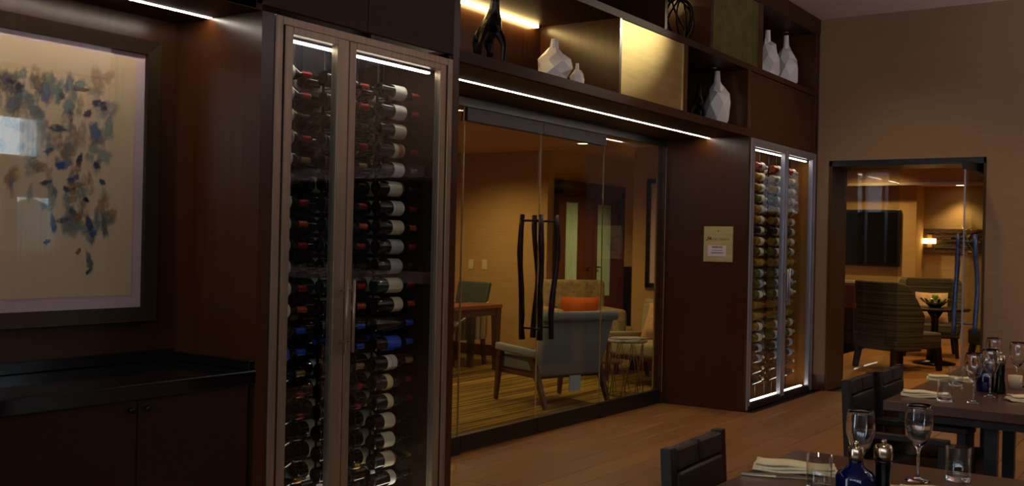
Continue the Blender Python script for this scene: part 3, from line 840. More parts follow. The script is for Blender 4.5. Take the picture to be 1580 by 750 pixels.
CM = {'red': mat('red_capsule', '#8c1c22', 0.3, metal=0.4), 'black': mat('black_capsule', '#120e0e', 0.3, metal=0.3), 'orange': mat('orange_capsule', '#b04a22', 0.35, metal=0.3), 'blue': mat('blue_capsule', '#2a4cb4', 0.3, metal=0.3),
      'tan': mat('tan_capsule', '#8c744c', 0.35, metal=0.4), 'white': mat('white_capsule', '#d8d0c0', 0.35), 'gold': mat('gold_capsule', '#b08a3c', 0.3, metal=0.7)}
GM = {}


def bottle_parts(glass, lab, l0, l1, cap, shape):
    key = (glass, lab, l0, l1, cap, shape)
    if key in GM: return GM[key]
    prof = BODY if shape == 'b' else BURG
    R = prof[3][0]
    b = MB().lathe(prof, 14, (0, 0, 0), 'x', cap=False)
    out = [b, None, None]
    if lab:
        out[1] = MB().lathe([(R + 0.0006, l0), (R + 0.0009, l0 + 0.0005), (R + 0.0009, l1 - 0.0005), (R + 0.0006, l1)], 16, (0, 0, 0), 'x', cap=False)
    L = prof[-1][1]
    out[2] = MB().lathe([(0.0168, L - 0.062), (0.0150, L - 0.015), (0.0168, L - 0.011), (0.0168, L + 0.001), (0.0, L + 0.0012)], 10, (0, 0, 0), 'x')
    GM[key] = out
    return out


PROTO = {}


def put_bottle(x, y, z, spec, label, group, roll):
    glass, lab, l0, l1, cap, shape = spec
    if spec not in PROTO:
        b, l, c = bottle_parts(*spec)
        root = empty('wine_bottle', (x, y, z), label, 'bottle', group)
        b.build('bottle_body', GL[glass], root, local=True)
        if l: l.build('paper_label', LM[lab], root, local=True)
        c.build('capsule', CM[cap], root, local=True)
        PROTO[spec] = root
    else:
        root = copy_tree(PROTO[spec]); root.location = (x, y, z); tag(root, label, None, group)
    root.rotation_euler = (roll, 0, 0)
    return root


# what each row holds, top to bottom (one wine to a row)
ROW1 = [('black', 'white', .095, .185, 'red', 'b'), ('black', 'white', .095, .185, 'red', 'b'), ('black', 'cream', .095, .185, 'black', 'b'), ('black', 'tan band', .10, .178, 'red', 'b'), ('black', 'white', .095, .175, 'tan', 'b'),
        ('black', 'dark band', .07, .185, 'black', 'b'), ('black', 'lined white', .095, .18, 'red', 'b'), ('black', 'cream', .09, .18, 'orange', 'b'), ('black', 'grey', .085, .18, 'red', 'b'), ('black', 'grey', .09, .18, 'black', 'b'),
        ('teal', 'cream', .075, .185, 'red', 'b'), ('black', 'cream', .115, .185, 'orange', 'b'), ('dark', None, 0, 0, 'blue', 'b'), ('black', 'blue', .08, .185, 'blue', 'b'), ('black', 'lined white', .085, .16, 'tan', 'b'),
        ('dark', 'slashed', .08, .125, 'red', 'u'), ('dark', 'slashed', .08, .125, 'red', 'u'), ('black', 'cream', .065, .148, 'black', 'u'), ('black', 'cream', .065, .148, 'black', 'u'), ('black', 'red band', .065, .15, 'gold', 'u'), ('dark', 'white', .115, .16, 'black', 'b')]
ROW2 = [('pinkish', 'white', .10, .185, 'white', 'b'), ('amber', 'cream', .095, .185, 'gold', 'b'), ('amber', 'white', .10, .185, 'gold', 'b'), ('green', 'white', .10, .185, 'white', 'b'), ('amber', 'cream', .10, .185, 'white', 'b'),
        ('amber', 'white', .10, .185, 'gold', 'b'), ('dark', 'white', .10, .185, 'tan', 'b'), ('amber', 'white', .09, .185, 'orange', 'b'), ('green', 'white', .095, .185, 'tan', 'b'), ('amber', 'gold', .12, .18, 'gold', 'b'), ('green', 'pale blue', .11, .185, 'tan', 'b'),
        ('green', 'pale blue', .10, .185, 'white', 'b'), ('green', 'white', .10, .185, 'white', 'b'), ('amber', None, 0, 0, 'orange', 'b'), ('amber', None, 0, 0, 'orange', 'b'), ('amber', 'white', .10, .185, 'tan', 'b'),
        ('green', 'white', .09, .185, 'white', 'b'), ('dark', 'pale blue', .09, .185, 'tan', 'b'), ('dark', 'pale blue', .09, .185, 'white', 'b'), ('dark', None, 0, 0, 'white', 'b'), ('black', None, 0, 0, 'white', 'b')]
NAMEG = {'black': 'black glass', 'teal': 'teal glass', 'amber': 'pale amber', 'green': 'olive green', 'pinkish': 'rose', 'dark': 'dark green'}
r = random.Random(8)
COLS1 = [('left', 3.150), ('middle', 3.548), ('right', 3.936)]
COLS2 = [('left', 9.115), ('middle', 9.553), ('right', 9.962)]
for cab, cols, rows, cn, gn in ((cab1, COLS1, ROW1, 'near', 'red wine bottles in the near cabinet'), (cab2, COLS2, ROW2, 'far', 'white wine bottles in the far cabinet')):
    pegs = MB()
    for cname, bx in cols:
        for yy, dep in ((3.535, 'front'), (3.68, 'rear')):
            for rx in (0.055, 0.25):
                box('rack_post', bx + rx - 0.005, bx + rx + 0.005, yy + 0.048, yy + 0.056, 0.04, 2.395, M['rack'], cab)
            for i, spec in enumerate(rows):
                z = ZB0 + PITCH * (20 - i)
                g = NAMEG[spec[0]]
                lb = '%s bottle%s, %s row, %s %s column, %s wine cabinet' % (g, (', %s label' % spec[1]) if spec[1] else ', no label', ORD[i], cname, dep, cn)
                rad = 0.0385 if spec[5] == 'b' else 0.0405
                put_bottle(bx + r.uniform(-0.006, 0.006), yy, z, spec, lb, gn, r.uniform(-0.5, 0.5))
                for rx, rr in ((0.055, rad), (0.25, 0.0175)):
                    pegs.tube([(bx + rx, yy + 0.05, z - rr - 0.004), (bx + rx, yy - 0.02, z - rr - 0.004), (bx + rx, yy - 0.03, z - rr + 0.006)], 0.0035, 5)
    p = pegs.build('bottle_pegs', M['rack'], cab); p['kind'] = 'stuff'

# ------------------------------------------------------------------ plaque on the niche side
pq = empty('brass_plaque', (8.588, 3.65, 1.45), 'small brass plaque with lettering and a white paper notice', 'sign')
box('plate', 8.578, 8.5895, 3.514, 3.787, 1.303, 1.616, M['plaque'], pq, 0.002)
box('notice', 8.5755, 8.5782, 3.574, 3.745, 1.352, 1.448, M['paper'], pq)


def lettering(txt, size, y, z, m_, parent, x=8.5772, bold=0.0):
    cu = bpy.data.curves.new('lettering', 'FONT'); cu.body = txt; cu.size = size; cu.align_x = 'CENTER'; cu.align_y = 'CENTER'; cu.extrude = 0.0004; cu.offset = bold
    tmp = bpy.data.objects.new('lettering_curve', cu); COL.objects.link(tmp)
    bpy.context.view_layer.update()
    me = bpy.data.meshes.new_from_object(tmp.evaluated_get(bpy.context.evaluated_depsgraph_get()))
    bpy.data.objects.remove(tmp); bpy.data.curves.remove(cu)
    me.materials.clear(); me.materials.append(m_)
    o = bpy.data.objects.new('lettering', me); COL.objects.link(o)
    o.matrix_world = Matrix(((0, 0, -1, x), (-1, 0, 0, y), (0, 1, 0, z), (0, 0, 0, 1)))
    o.parent = parent; o.matrix_parent_inverse = Matrix.Translation(-parent.location)
    return o


M['gold_ink'] = mat('brown_etched_ink', '#5a4628', 0.6)
lettering('CLUB LOUNGE', 0.027, 3.634, 1.503, M['gold_ink'], pq)
lettering('RESERVED', 0.022, 3.655, 1.432, M['ink'], pq, 8.5748, 0.0006)
# monogram: a bold slanted M with a ball at its foot
lg = MB()
for a, b_ in (((3.752, 1.495), (3.742, 1.525)), ((3.742, 1.525), (3.732, 1.497)), ((3.732, 1.497), (3.722, 1.525)), ((3.722, 1.525), (3.716, 1.495))):
    lg.bar((8.5772, a[0], a[1]), (8.5772, b_[0], b_[1]), 0.0055, 0.0012, (1, 0, 0))
lg.lathe([(0.005, 0), (0.005, 0.001)], 10, (8.5768, 3.757, 1.493), 'x')
lg.build('monogram', M['ink'], pq)
em = MB()
for y_, s_ in ((3.650, 0.009), (3.667, 0.004), (3.633, 0.004)):
    em.box(8.5766, 8.5778, y_ - s_ / 2, y_ + s_ / 2, 1.575 - s_ * .7, 1.575 + s_ * .7)
em.build('crest', M['ink'], pq)
ln = MB()
for z_, w_ in ((1.405, 0.10), (1.386, 0.12), (1.378, 0.11)):
    ln.box(8.5747, 8.5753, 3.655 - w_ / 2, 3.655 + w_ / 2, z_ - 0.0022, z_ + 0.0022)
ln.build('small_print', M['gold_ink'], pq)


# ------------------------------------------------------------------ glass wall of the private room
def branch(x, y, z0, z1, seed, sway=0.018):
    rr = random.Random(seed)
    n = 11; pts = []; rad = []
    for i in range(n):
        t = i / (n - 1)
        sx = sway * (math.sin(t * 5.2 + seed) + 0.5 * math.sin(t * 9 + 2 * seed))
        pts.append((x + sx + 0.010 * rr.uniform(-.4, .4), y + 0.6 * sway * math.sin(t * 4 + seed * 2), z0 + (z1 - z0) * t))
        rad.append(0.0205 * (1 + rr.uniform(-0.1, 0.16)) * (1.08 - 0.12 * t))
    return pts, rad


def glass_door(name, label, xa, xb, hx, seed):
    d = empty(name, ((xa + xb) / 2, GY, 0), label, 'glass door', kind='structure')
    box('pane', xa, xb, GY - 0.006, GY + 0.006, 0.12, 2.25, M['glass'], d)
    box('top_rail', xa, xb, GY - 0.026, GY + 0.026, 2.248, 2.338, M['head_metal'], d, 0.002)
    box('bottom_rail', xa, xb, GY - 0.026, GY + 0.026, 0.012, 0.125, M['black'], d, 0.002)
    box('glass_edge', xa - 0.002, xa, GY - 0.006, GY + 0.006, 0.125, 2.248, M['glass_edge'], d)
    for k, yy in enumerate((GY - 0.085, GY + 0.085)):
        pts, rad = branch(hx, yy, 0.715, 1.645, seed + k)
        h = MB().tube(pts, rad, 9).build('pull_handle', M['handle'], d)
        if k == 0:
            for zz in (0.80, 1.60):
                p = MB().tube([(hx, GY - 0.085, zz), (hx, GY + 0.085, zz)], 0.0085, 8).build('standoff', M['handle'], h)
                p.location = (0, 0, 0)
    return d


glass_door('door_1', 'left glass entrance door with bronze branch pull handle', 5.548, 6.496, 6.405, 1)
glass_door('door_2', 'right glass entrance door with bronze branch pull handle', 6.503, 7.462, 6.595, 4)
for nm, lb, xa, xb in (('window_6', 'fixed glass sidelight left of the glass doors', 4.425, 5.543), ('window_7', 'fixed glass sidelight right of the glass doors', 7.467, 8.55)):
    w = empty(nm, ((xa + xb) / 2, GY, 0), lb, 'glass panel', kind='structure')
    box('pane', xa, xb, GY - 0.006, GY + 0.006, 0.12, 2.40, M['glass'], w)
    box('bottom_rail', xa, xb, GY - 0.026, GY + 0.026, 0.0, 0.125, M['black'], w, 0.002)
    box('glass_edge', (xb - 0.0015) if xa < 5 else xa, xb if xa < 5 else xa + 0.0015, GY - 0.006, GY + 0.006, 0.125, 2.39, M['glass_edge'], w)
tr = empty('trim_2', (6.5, GY, 2.34), 'black head channel and end post of the glass wall', 'trim', kind='structure')
box('head_channel', 4.42, 8.59, GY - 0.03, GY + 0.03, 2.342, 2.402, M['black'], tr)
box('end_post', 8.553, 8.589, GY - 0.04, GY + 0.04, 0, 2.342, M['espresso'], tr)
box('post_bead', 8.551, 8.554, GY - 0.045, GY - 0.04, 0.1, 2.33, M['steel'], tr)

# ------------------------------------------------------------------ private room
PXW = 10.65
ca = box('carpet', 3.2, 18.2, GY + 0.03, 9.2, -0.05, -0.002, M['carpet'])
tag(ca, 'gold and brown striped carpet of the private room', 'carpet')
tag(box('ceiling.001', 3.2, PXW, GY + 0.12, 8.6, 2.57, 2.65, M['tan_ceiling']), 'warm low ceiling of the private room', 'ceiling', kind='structure')
w1 = MB().box(PXW, PXW + 0.28, GY - 0.1, 5.585, 0, 2.7).build('wall_private_right', M['tan_wall'])
tag(w1, 'tan private room wall carrying the narrow framed picture', 'wall', kind='structure')
w2 = MB().box(PXW, PXW + 0.12, 6.76, 8.6, 0, 2.7).build('wall_private_far', M['tan_wall'])
tag(w2, 'tan private room wall with the light switches', 'wall', kind='structure')
tag(box('wall_private_back', 3.2, PXW + 0.12, 8.6, 8.75, 0, 2.7, M['tan_wall']), 'back wall of the private room, out of view', 'wall', kind='structure')
tag(box('wall_private_left', 3.1, 3.2, 4.0, 8.75, 0, 2.7, M['tan_wall']), 'left wall of the private room, hidden by the wine cabinet', 'wall', kind='structure')
tag(box('wall_private_near', 3.1, 4.37, 4.13, 4.2, 0, 2.7, M['tan_wall']), 'private room wall behind the near wine cabinet', 'wall', kind='structure')
tag(box('wall_private_side', 8.64, PXW, GY - 0.02, GY + 0.1, 0, 2.7, M['tan_wall']), 'private room wall behind the far wine cabinet', 'wall', kind='structure')
tag(box('baseboard_far', PXW - 0.016, PXW, 6.76, 8.6, 0, 0.135, M['redwood']), 'dark baseboard below the light switches', 'baseboard', kind='structure')
tag(box('baseboard_private_right', PXW - 0.016, PXW, 4.31, 5.585, 0, 0.135, M['redwood']), 'dark baseboard below the narrow framed picture', 'baseboard', kind='structure')
for y_, w_ in ((7.904, 0.075), (7.69, 0.075)):
    sp = empty('light_switch', (PXW, y_, 1.15), 'ivory light switch plate, %s' % ('nearer the desk corner of the wall' if y_ > 7.8 else 'nearer the wall opening'), 'switch', 'light switches on the private room wall')
    box('plate', PXW - 0.007, PXW - 0.0005, y_ - w_ / 2, y_ + w_ / 2, 1.085, 1.21, M['plastic'], sp, 0.002)
    box('rocker', PXW - 0.011, PXW - 0.006, y_ - 0.016, y_ + 0.016, 1.11, 1.18, M['plastic'], sp)
# narrow framed picture
fp = empty('framed_picture', (PXW, 5.0, 0.96), 'narrow black framed picture with pale mat on the tan wall', 'picture')
b = MB()
y0, y1, z0, z1, w = 4.55, 5.397, 0.958, 2.192, 0.05
for a in ((y0, y1, z0, z0 + w), (y0, y1, z1 - w, z1), (y0, y0 + w, z0, z1), (y1 - w, y1, z0, z1)): b.box(PXW - 0.045, PXW - 0.002, *a)
b.build('frame', M['black'], fp, 0.003)
b = MB()
for a in ((y0, y1 + .006, z0 - .006, z0), (y0, y1 + .006, z1, z1 + .008), (y1, y1 + .006, z0, z1)): b.box(PXW - 0.03, PXW - 0.002, *a)
b.build('outer_bead', M['steel'], fp)
box('mat_board', PXW - 0.02, PXW - 0.004, y0 + w, y1 - w, z0 + w, z1 - w, M['mat_board'], fp)
box('print', PXW - 0.022, PXW - 0.019, y0 + 0.16, y1 - 0.16, z0 + 0.2, z1 - 0.2, M['art_paper'], fp)


def downlight(x, y, z, label, group, r_=0.075):
    d = empty('recessed_downlight', (x, y, z), label, 'downlight', group)
    MB().lathe([(r_ * 0.78, -0.003), (r_ * 1.25, -0.004), (r_ * 1.28, 0.0), (r_ * 0.78, 0.0)], 20, (0, 0, 0), cap=False).build('trim_ring', M['plastic'], d, local=True)
    MB().lathe([(r_ * 0.78, -0.0005), (r_ * 0.76, -0.002), (0.0, -0.002)], 20, (0, 0, 0), cap=False).build('lens', M['can'], d, local=True)
    return d


downlight(10.05, 5.93, 2.57, 'round recessed downlight over the tufted armchair', 'private room downlights')

# foyer beyond the opening
tag(box('wall_foyer', 10.9, 18.2, 8.8, 8.95, 0, 2.95, M['tan_wall']), 'foyer wall with the dark double door', 'wall', kind='structure')
tag(box('wall_foyer_right', 18.2, 18.3, 5.4, 8.95, 0, 2.95, M['tan_wall']), 'far end wall of the foyer', 'wall', kind='structure')
tag(box('wall_foyer_near', PXW + 0.28, 18.3, 5.42, 5.57, 0, 2.95, M['tan_wall']), 'wall between foyer and lounge', 'wall', kind='structure')
tag(box('ceiling.002', PXW, 18.3, 5.42, 8.95, 2.95, 3.0, M['tan_ceiling']), 'foyer ceiling', 'ceiling', kind='structure')
tag(box('wall_private_header', PXW, PXW + 0.12, 5.585, 6.76, 2.57, 3.0, M['tan_wall']), 'header over the foyer opening', 'wall', kind='structure')
dd = empty('door_3', (15.2, 8.8, 0), 'dark wood double door with tall pale glass panels in the foyer', 'double door', kind='structure')
dx0, dx1, dz = 14.05, 16.28, 2.46
b = MB().box(dx0, dx0 + 0.14, 8.70, 8.795, 0, dz).box(dx1 - 0.14, dx1, 8.70, 8.795, 0, dz).box(dx0, dx1, 8.70, 8.795, dz - 0.22, dz)
b.build('door_frame', M['redwood'], dd)
mid = (dx0 + dx1) / 2 + 0.05
for a, c, ga, gb in ((dx0 + 0.14, mid - 0.003, 14.34, 14.73), (mid + 0.003, dx1 - 0.14, 15.38, 15.86)):
    lf = MB().box(a, ga, 8.74, 8.785, 0.01, dz - 0.22).box(gb, c, 8.74, 8.785, 0.01, dz - 0.22).box(ga, gb, 8.74, 8.785, 0.01, 0.55).box(ga, gb, 8.74, 8.785, 2.12, dz - 0.22).build('door_leaf', M['redwood'], dd)
    g = box('glass_panel', ga, gb, 8.755, 8.77, 0.55, 2.12, M['frost'], lf); g.location = (0, 0, 0)
    h = MB().tube([(c - 0.1 if a < 15 else a + 0.1, 8.70, 1.05), ((c - 0.1 if a < 15 else a + 0.1) + (0.12 if a > 15 else -0.12), 8.70, 1.05)], 0.012, 8).build('lever', M['knob'], lf); h.location = (0, 0, 0)
dk = empty('dark_cabinet', (16.6, 8.55, 0), 'narrow dark cabinet standing beside the foyer double door', 'cabinet')
box('carcass', 16.35, 16.85, 8.35, 8.79, 0.0, 1.02, M['black'], dk, 0.006)
box('top', 16.33, 16.87, 8.33, 8.79, 1.02, 1.05, M['black'], dk, 0.003)


# ------------------------------------------------------------------ furniture of the private room
def slab_cushion(x0, x1, y0, y1, z0, z1):
    return MB().box(x0, x1, y0, y1, z0, z1)


def lounge_chair(x, y, rz, label, mt, group):
    c = empty('lounge_chair', (x, y, 0), label, 'armchair', group, rz)
    # local: front +y, width x
    W_ = 0.36
    b = MB().hexa([(-W_ * .93, -0.30, 0.27), (W_ * .93, -0.30, 0.27), (W_ * .93, -0.20, 0.27), (-W_ * .93, -0.20, 0.27)],
                  [(-W_ * 1.08, -0.44, 0.80), (W_ * 1.08, -0.44, 0.80), (W_ * 1.08, -0.32, 0.80), (-W_ * 1.08, -0.32, 0.80)])
    b.build('backrest', mt, c, 0.03, 4, local=True)
    MB().tube([(-W_ * 1.12, -0.42, 0.805), (0, -0.425, 0.80), (W_ * 1.12, -0.42, 0.805)], 0.045, 12).build('headroll', mt, c, local=True)
    box('seat', -W_ * .9, W_ * .9, -0.26, 0.36, 0.29, 0.44, mt, c, 0.04, seg=4, local=True)
    box('seat_rail', -W_ * .93, W_ * .93, -0.27, 0.34, 0.25, 0.29, M['walnut'], c, 0.004, local=True)
    for s in (-1, 1):
        a = MB().hexa([(s * W_ * .98 - 0.035, -0.27, 0.43), (s * W_ * .98 + 0.035, -0.27, 0.43), (s * W_ * .98 + 0.035, 0.34, 0.455), (s * W_ * .98 - 0.035, 0.34, 0.455)],
                      [(s * W_ * .98 - 0.035, -0.27, 0.50), (s * W_ * .98 + 0.035, -0.27, 0.50), (s * W_ * .98 + 0.035, 0.34, 0.525), (s * W_ * .98 - 0.035, 0.34, 0.525)])
        a.build('armrest', mt, c, 0.02, 3, local=True)
        MB().bar((s * W_, 0.28, 0.46), (s * W_ * 1.02, 0.33, 0.005), 0.05, 0.06, (0, 1, 0), 0.03, 0.03).build('leg', M['walnut'], c, local=True)
        MB().bar((s * W_, -0.20, 0.44), (s * W_ * .98, -0.40, 0.012), 0.05, 0.07, (0, 1, 0), 0.03, 0.035).build('leg', M['walnut'], c, local=True)
    return c


lc = lounge_chair(7.95, 4.98, math.radians(-20.3), 'grey lounge chair with tapered walnut legs, its back to the glass doors', M['grey_fabric'], None)
MB().box(-0.02, 0.10, -0.315, -0.30, 0.13, 0.27).build('care_tag', M['tag_blue'], lc, local=True)
lounge_chair(9.80, 4.86, math.radians(82), 'beige lounge chair beside the wire side table', M['beige_fabric'], None)
pl_ = MB().pillow(0.42, 0.40, 0.16, (0, 0, 0.20), Matrix.Rotation(math.radians(25), 3, 'X')).build('cushion', M['cream_pillow'])
pl_.location = (9.93, 4.84, 0.44); pl_.rotation_euler = (0, 0, math.radians(82)); tag(pl_, 'peach patterned cushion on the beige lounge chair', 'cushion')

# wire side table with marble top and magazines
sd = empty('side_table', (8.80, 4.66, 0), 'round marble side table on crossed brass wire legs', 'side table')
MB().lathe([(0.19, 0.505), (0.20, 0.51), (0.20, 0.53), (0.19, 0.535)], 28).build('tabletop', M['marble'], sd, local=True)
for k in range(8):
    a = 2 * math.pi * k / 8
    for s in (-0.55, 0.55):
        MB().tube([(0.17 * math.cos(a), 0.17 * math.sin(a), 0.505), (0.17 * math.cos(a + s), 0.17 * math.sin(a + s), 0.006)], 0.0035, 6).build('wire_leg', M['wire'], sd, local=True)
MB().tube([(0.17 * math.cos(t * math.pi / 12), 0.17 * math.sin(t * math.pi / 12), 0.006) for t in range(25)], 0.004, 6).build('base_ring', M['wire'], sd, local=True)
for k, (dx, dy, rz, lb) in enumerate(((0.0, 0.0, 0.3, 'magazine lying flat on the marble side table, lower of two'), (0.02, -0.02, 0.9, 'magazine lying on top of the other on the side table'))):
    mg = MB().box(-0.105, 0.105, -0.14, 0.14, 0, 0.006).build('magazine', M['magazine'])
    mg.location = (8.80 + dx, 4.66 + dy, 0.5355 + 0.0065 * k); mg.rotation_euler = (0, 0, rz); tag(mg, lb, 'magazine', 'magazines on the side table')


# tufted armchair with orange pillow
ta = empty('tufted_armchair', (10.06, 5.92, 0), 'tan patterned tufted armchair near the foyer opening', 'armchair', None, math.radians(140))
b = MB().hexa([(-0.36, -0.30, 0.40), (0.36, -0.30, 0.40), (0.36, -0.14, 0.40), (-0.36, -0.14, 0.40)], [(-0.40, -0.40, 1.02), (0.40, -0.40, 1.02), (0.40, -0.26, 1.02), (-0.40, -0.26, 1.02)])
b.build('backrest', M['tuft'], ta, 0.05, 4, local=True)
box('seat', -0.30, 0.30, -0.2, 0.36, 0.28, 0.47, M['tuft'], ta, 0.05, seg=4, local=True)
box('base', -0.40, 0.40, -0.30, 0.34, 0.12, 0.30, M['tuft'], ta, 0.02, local=True)
for s in (-1, 1):
    box('armrest', s * 0.36 - 0.07, s * 0.36 + 0.07, -0.25, 0.36, 0.28, 0.72, M['tuft'], ta, 0.05, seg=4, local=True)
    for yy in (-0.24, 0.28):
        MB().bar((s * 0.33, yy, 0.13), (s * 0.34, yy * 1.05, 0.0), 0.05, w2=0.035).build('leg', M['walnut'], ta, local=True)
for i in range(3):
    for j in range(3):
        MB().lathe([(0.0, 0.014), (0.012, 0.012), (0.016, 0.0)], 8, (-0.22 + 0.22 * i, -0.145 - 0.1 * ((0.55 + 0.17 * j) - 0.42) / 0.6, 0.55 + 0.17 * j), 'y').build('tuft_button', M['tuft'], ta, local=True)
op = MB().pillow(0.46, 0.30, 0.16, (0, 0, 0), Matrix.Rotation(math.radians(-16), 3, 'X')).build('cushion', M['orange'])
op.location = (10.0, 5.90, 0.70); op.rotation_euler = (0, 0, math.radians(140)); tag(op, 'orange cushion on the tufted armchair', 'cushion')

# desk and teal chair at the left
dk = empty('desk', (8.9, 6.9, 0), 'wooden desk with reddish top and tapered dark legs', 'desk')
DX0, DX1, DYA, DYB = 7.9, 9.53, 6.62, 7.07
box('top', DX0, DX1, DYA, DYB, 0.70, 0.74, M['desk_wood'], dk, 0.004)
box('apron', DX0 + 0.03, DX1 - 0.03, DYA + 0.03, DYB - 0.03, 0.62, 0.70, M['walnut'], dk)
for xx in (DX0 + 0.05, DX1 - 0.05):
    for yy in (DYA + 0.05, DYB - 0.05):
        MB().bar((xx, yy, 0.70), (xx, yy, 0.0), 0.085, 0.085, (0, 1, 0), 0.05, 0.05).build('leg', M['walnut'], dk, local=False)
tc_ = empty('desk_chair', (9.63, 7.38, 0), 'teal leather chair with striped sides drawn up to the desk', 'chair', None, math.radians(80))
b = MB().hexa([(-0.25, -0.24, 0.42), (0.25, -0.24, 0.42), (0.25, -0.17, 0.42), (-0.25, -0.17, 0.42)], [(-0.27, -0.36, 0.96), (0.27, -0.36, 0.96), (0.27, -0.30, 0.96), (-0.27, -0.30, 0.96)])
b.build('backrest', M['teal'], tc_, 0.02, 3, local=True)
box('seat', -0.25, 0.25, -0.22, 0.26, 0.36, 0.48, M['teal'], tc_, 0.03, seg=3, local=True)
for s in (-1, 1):
    b = MB().hexa([(s * 0.27 - 0.02, -0.26, 0.30), (s * 0.27 + 0.02, -0.26, 0.30), (s * 0.27 + 0.02, 0.26, 0.30), (s * 0.27 - 0.02, 0.26, 0.30)],
                  [(s * 0.27 - 0.02, -0.30, 0.74), (s * 0.27 + 0.02, -0.30, 0.74), (s * 0.27 + 0.02, 0.20, 0.50), (s * 0.27 - 0.02, 0.20, 0.50)])
    b.build('side_panel', M['bold_stripe'], tc_, 0.01, local=True)
    for yy in (-0.24, 0.22):
        MB().bar((s * 0.24, yy, 0.32), (s * 0.25, yy * 1.1, 0.0), 0.045, w2=0.03).build('leg', M['walnut'], tc_, local=True)

# ------------------------------------------------------------------ lounge behind the end wall
lf = box('floor.001', EX + 0.48, 17.3, -2.2, 5.42, -0.05, -0.002, M['lounge_floor'])
tag(lf, 'orange-lit parquet floor of the lounge', 'floor', kind='structure')
tag(box('ceiling.003', EX + 0.48, 16.2, -2.2, 5.42, 2.88, 2.95, M['tan_ceiling']), 'warm lounge ceiling', 'ceiling', kind='structure')
tag(box('ceiling.004', 16.2, 17.2, -2.2, 5.42, 2.45, 2.95, M['tan_ceiling']), 'dropped lounge ceiling over the alcove', 'ceiling', kind='structure')
tag(box('wall_lounge_screen', 16.5, 17.1, 3.80, 5.42, 0, 2.45, M['tan_wall']), 'tan lounge wall behind the television', 'wall', kind='structure')
tag(box('wall_lounge_alcove', 17.0, 17.15, -2.2, 3.80, 0, 2.45, M['wallcloth']), 'papered lounge alcove wall with the stone band', 'wall', kind='structure')
tag(box('wall_lounge_right', EX + 0.48, 17.1, -2.3, -2.2, 0, 2.95, M['tan_wall']), 'lounge side wall, out of view', 'wall', kind='structure')
tag(box('trim_3', 16.17, 16.2, -2.2, 5.42, 2.43, 2.47, M['bar_white']), 'pale moulding along the dropped lounge ceiling', 'trim', kind='structure')
downlight(16.72, 3.22, 2.45, 'round recessed downlight over the lounge alcove', 'lounge downlights', 0.09)
# stone band on the alcove wall
sb_ = empty('trim_4', (17.0, 2.9, 1.42), 'band of thin stacked dark stone on the alcove wall', 'stone band', kind='structure')
r = random.Random(5)
pcs = MB()
for k in range(11):
    y = 2.0 + r.uniform(0, 0.2)
    z0 = 1.425 + 0.0338 * k
    while y < 3.79:
        L = r.uniform(0.12, 0.4); y2 = min(y + L, 3.795)
        pcs.box(17.0 - r.uniform(0.02, 0.05), 17.0, y, y2 - 0.004, z0, z0 + 0.030)
        y = y2
o = pcs.build('ledger_stones', M['ledger'], sb_); o['kind'] = 'stuff'
sc_ = empty('wall_sconce', (16.9, 3.70, 1.58), 'glowing warm wall sconce on the stone band', 'wall lamp')
MB().box(16.84, 16.955, 3.60, 3.79, 1.56, 1.64).build('shade', M['sconce'], sc_, 0.01)
MB().box(16.93, 16.955, 3.66, 3.73, 1.50, 1.70).build('backplate', M['gold_leaf'], sc_)
# gold leaf wall ornament
gl = empty('leaf_ornament', (16.93, 3.15, 1.6), 'gold metal leaf ornament on the stone band', 'wall ornament')
r = random.Random(3)
MB().tube([(16.93, 3.24, 1.85), (16.92, 3.16, 1.70), (16.93, 3.12, 1.55), (16.92, 3.02, 1.42)], 0.006, 6).build('stem', M['gold_leaf'], gl)
for k in range(18):
    y, z = 3.26 - 0.22 * r.random() - 0.05, 1.42 + 0.45 * r.random()
    a = r.uniform(0, 6.28); L = r.uniform(0.05, 0.085)
    dy, dz_ = math.cos(a), math.sin(a)
    v = [(16.92, y, z), (16.915, y + dy * L * .5 - dz_ * L * .3, z + dz_ * L * .5 + dy * L * .3), (16.93, y + dy * L, z + dz_ * L), (16.915, y + dy * L * .5 + dz_ * L * .3, z + dz_ * L * .5 - dy * L * .3)]
    v2 = [(p[0] + 0.004, p[1], p[2]) for p in v]
    MB().hexa(v2, v).build('leaf', M['gold_leaf'], gl)
# television
tv = empty('television', (16.45, 4.7, 1.63), 'large black wall television in the lounge', 'television')
box('bezel', 16.42, 16.495, 4.02, 5.36, 1.195, 2.07, M['black'], tv, 0.006)
box('screen', 16.414, 16.421, 4.06, 5.32, 1.235, 2.03, M['screen'], tv)
# bar counter and stools
bc = empty('bar_counter', (16.2, 4.9, 0), 'pale topped bar counter below the television', 'bar counter')
box('top', 15.95, 16.35, 4.44, 5.40, 0.93, 0.965, M['bar_white'], bc)
box('body', 16.05, 16.30, 4.50, 5.40, 0.0, 0.93, M['redwood'], bc)
for k, (xx, yy) in enumerate(((15.7, 4.62), (15.6, 5.05))):
    s = empty('bar_stool', (xx, yy, 0), ['oxblood bar stool nearest the striped armchairs', 'oxblood bar stool half hidden by the doorway'][k], 'stool', 'bar stools at the counter')
    box('seat', -0.19, 0.19, -0.19, 0.19, 0.56, 0.62, M['red_leather'], s, 0.02, local=True)
    box('backrest', -0.19, -0.14, -0.2, 0.2, 0.58, 0.93, M['red_leather'], s, 0.02, local=True)
    for sx in (-0.16, 0.16):
        for sy in (-0.16, 0.16):
            MB().bar((sx, sy, 0.57), (sx * 1.1, sy * 1.1, 0), 0.04).build('leg', M['dark_chair'], s, local=True)
    b = MB()
    for q in (-1, 1):
        b.bar((-0.17, q * 0.17, 0.22), (0.17, q * 0.17, 0.22), 0.025); b.bar((q * 0.17, -0.17, 0.22), (q * 0.17, 0.17, 0.22), 0.025)
    b.build('footrest', M['dark_chair'], s, local=True)


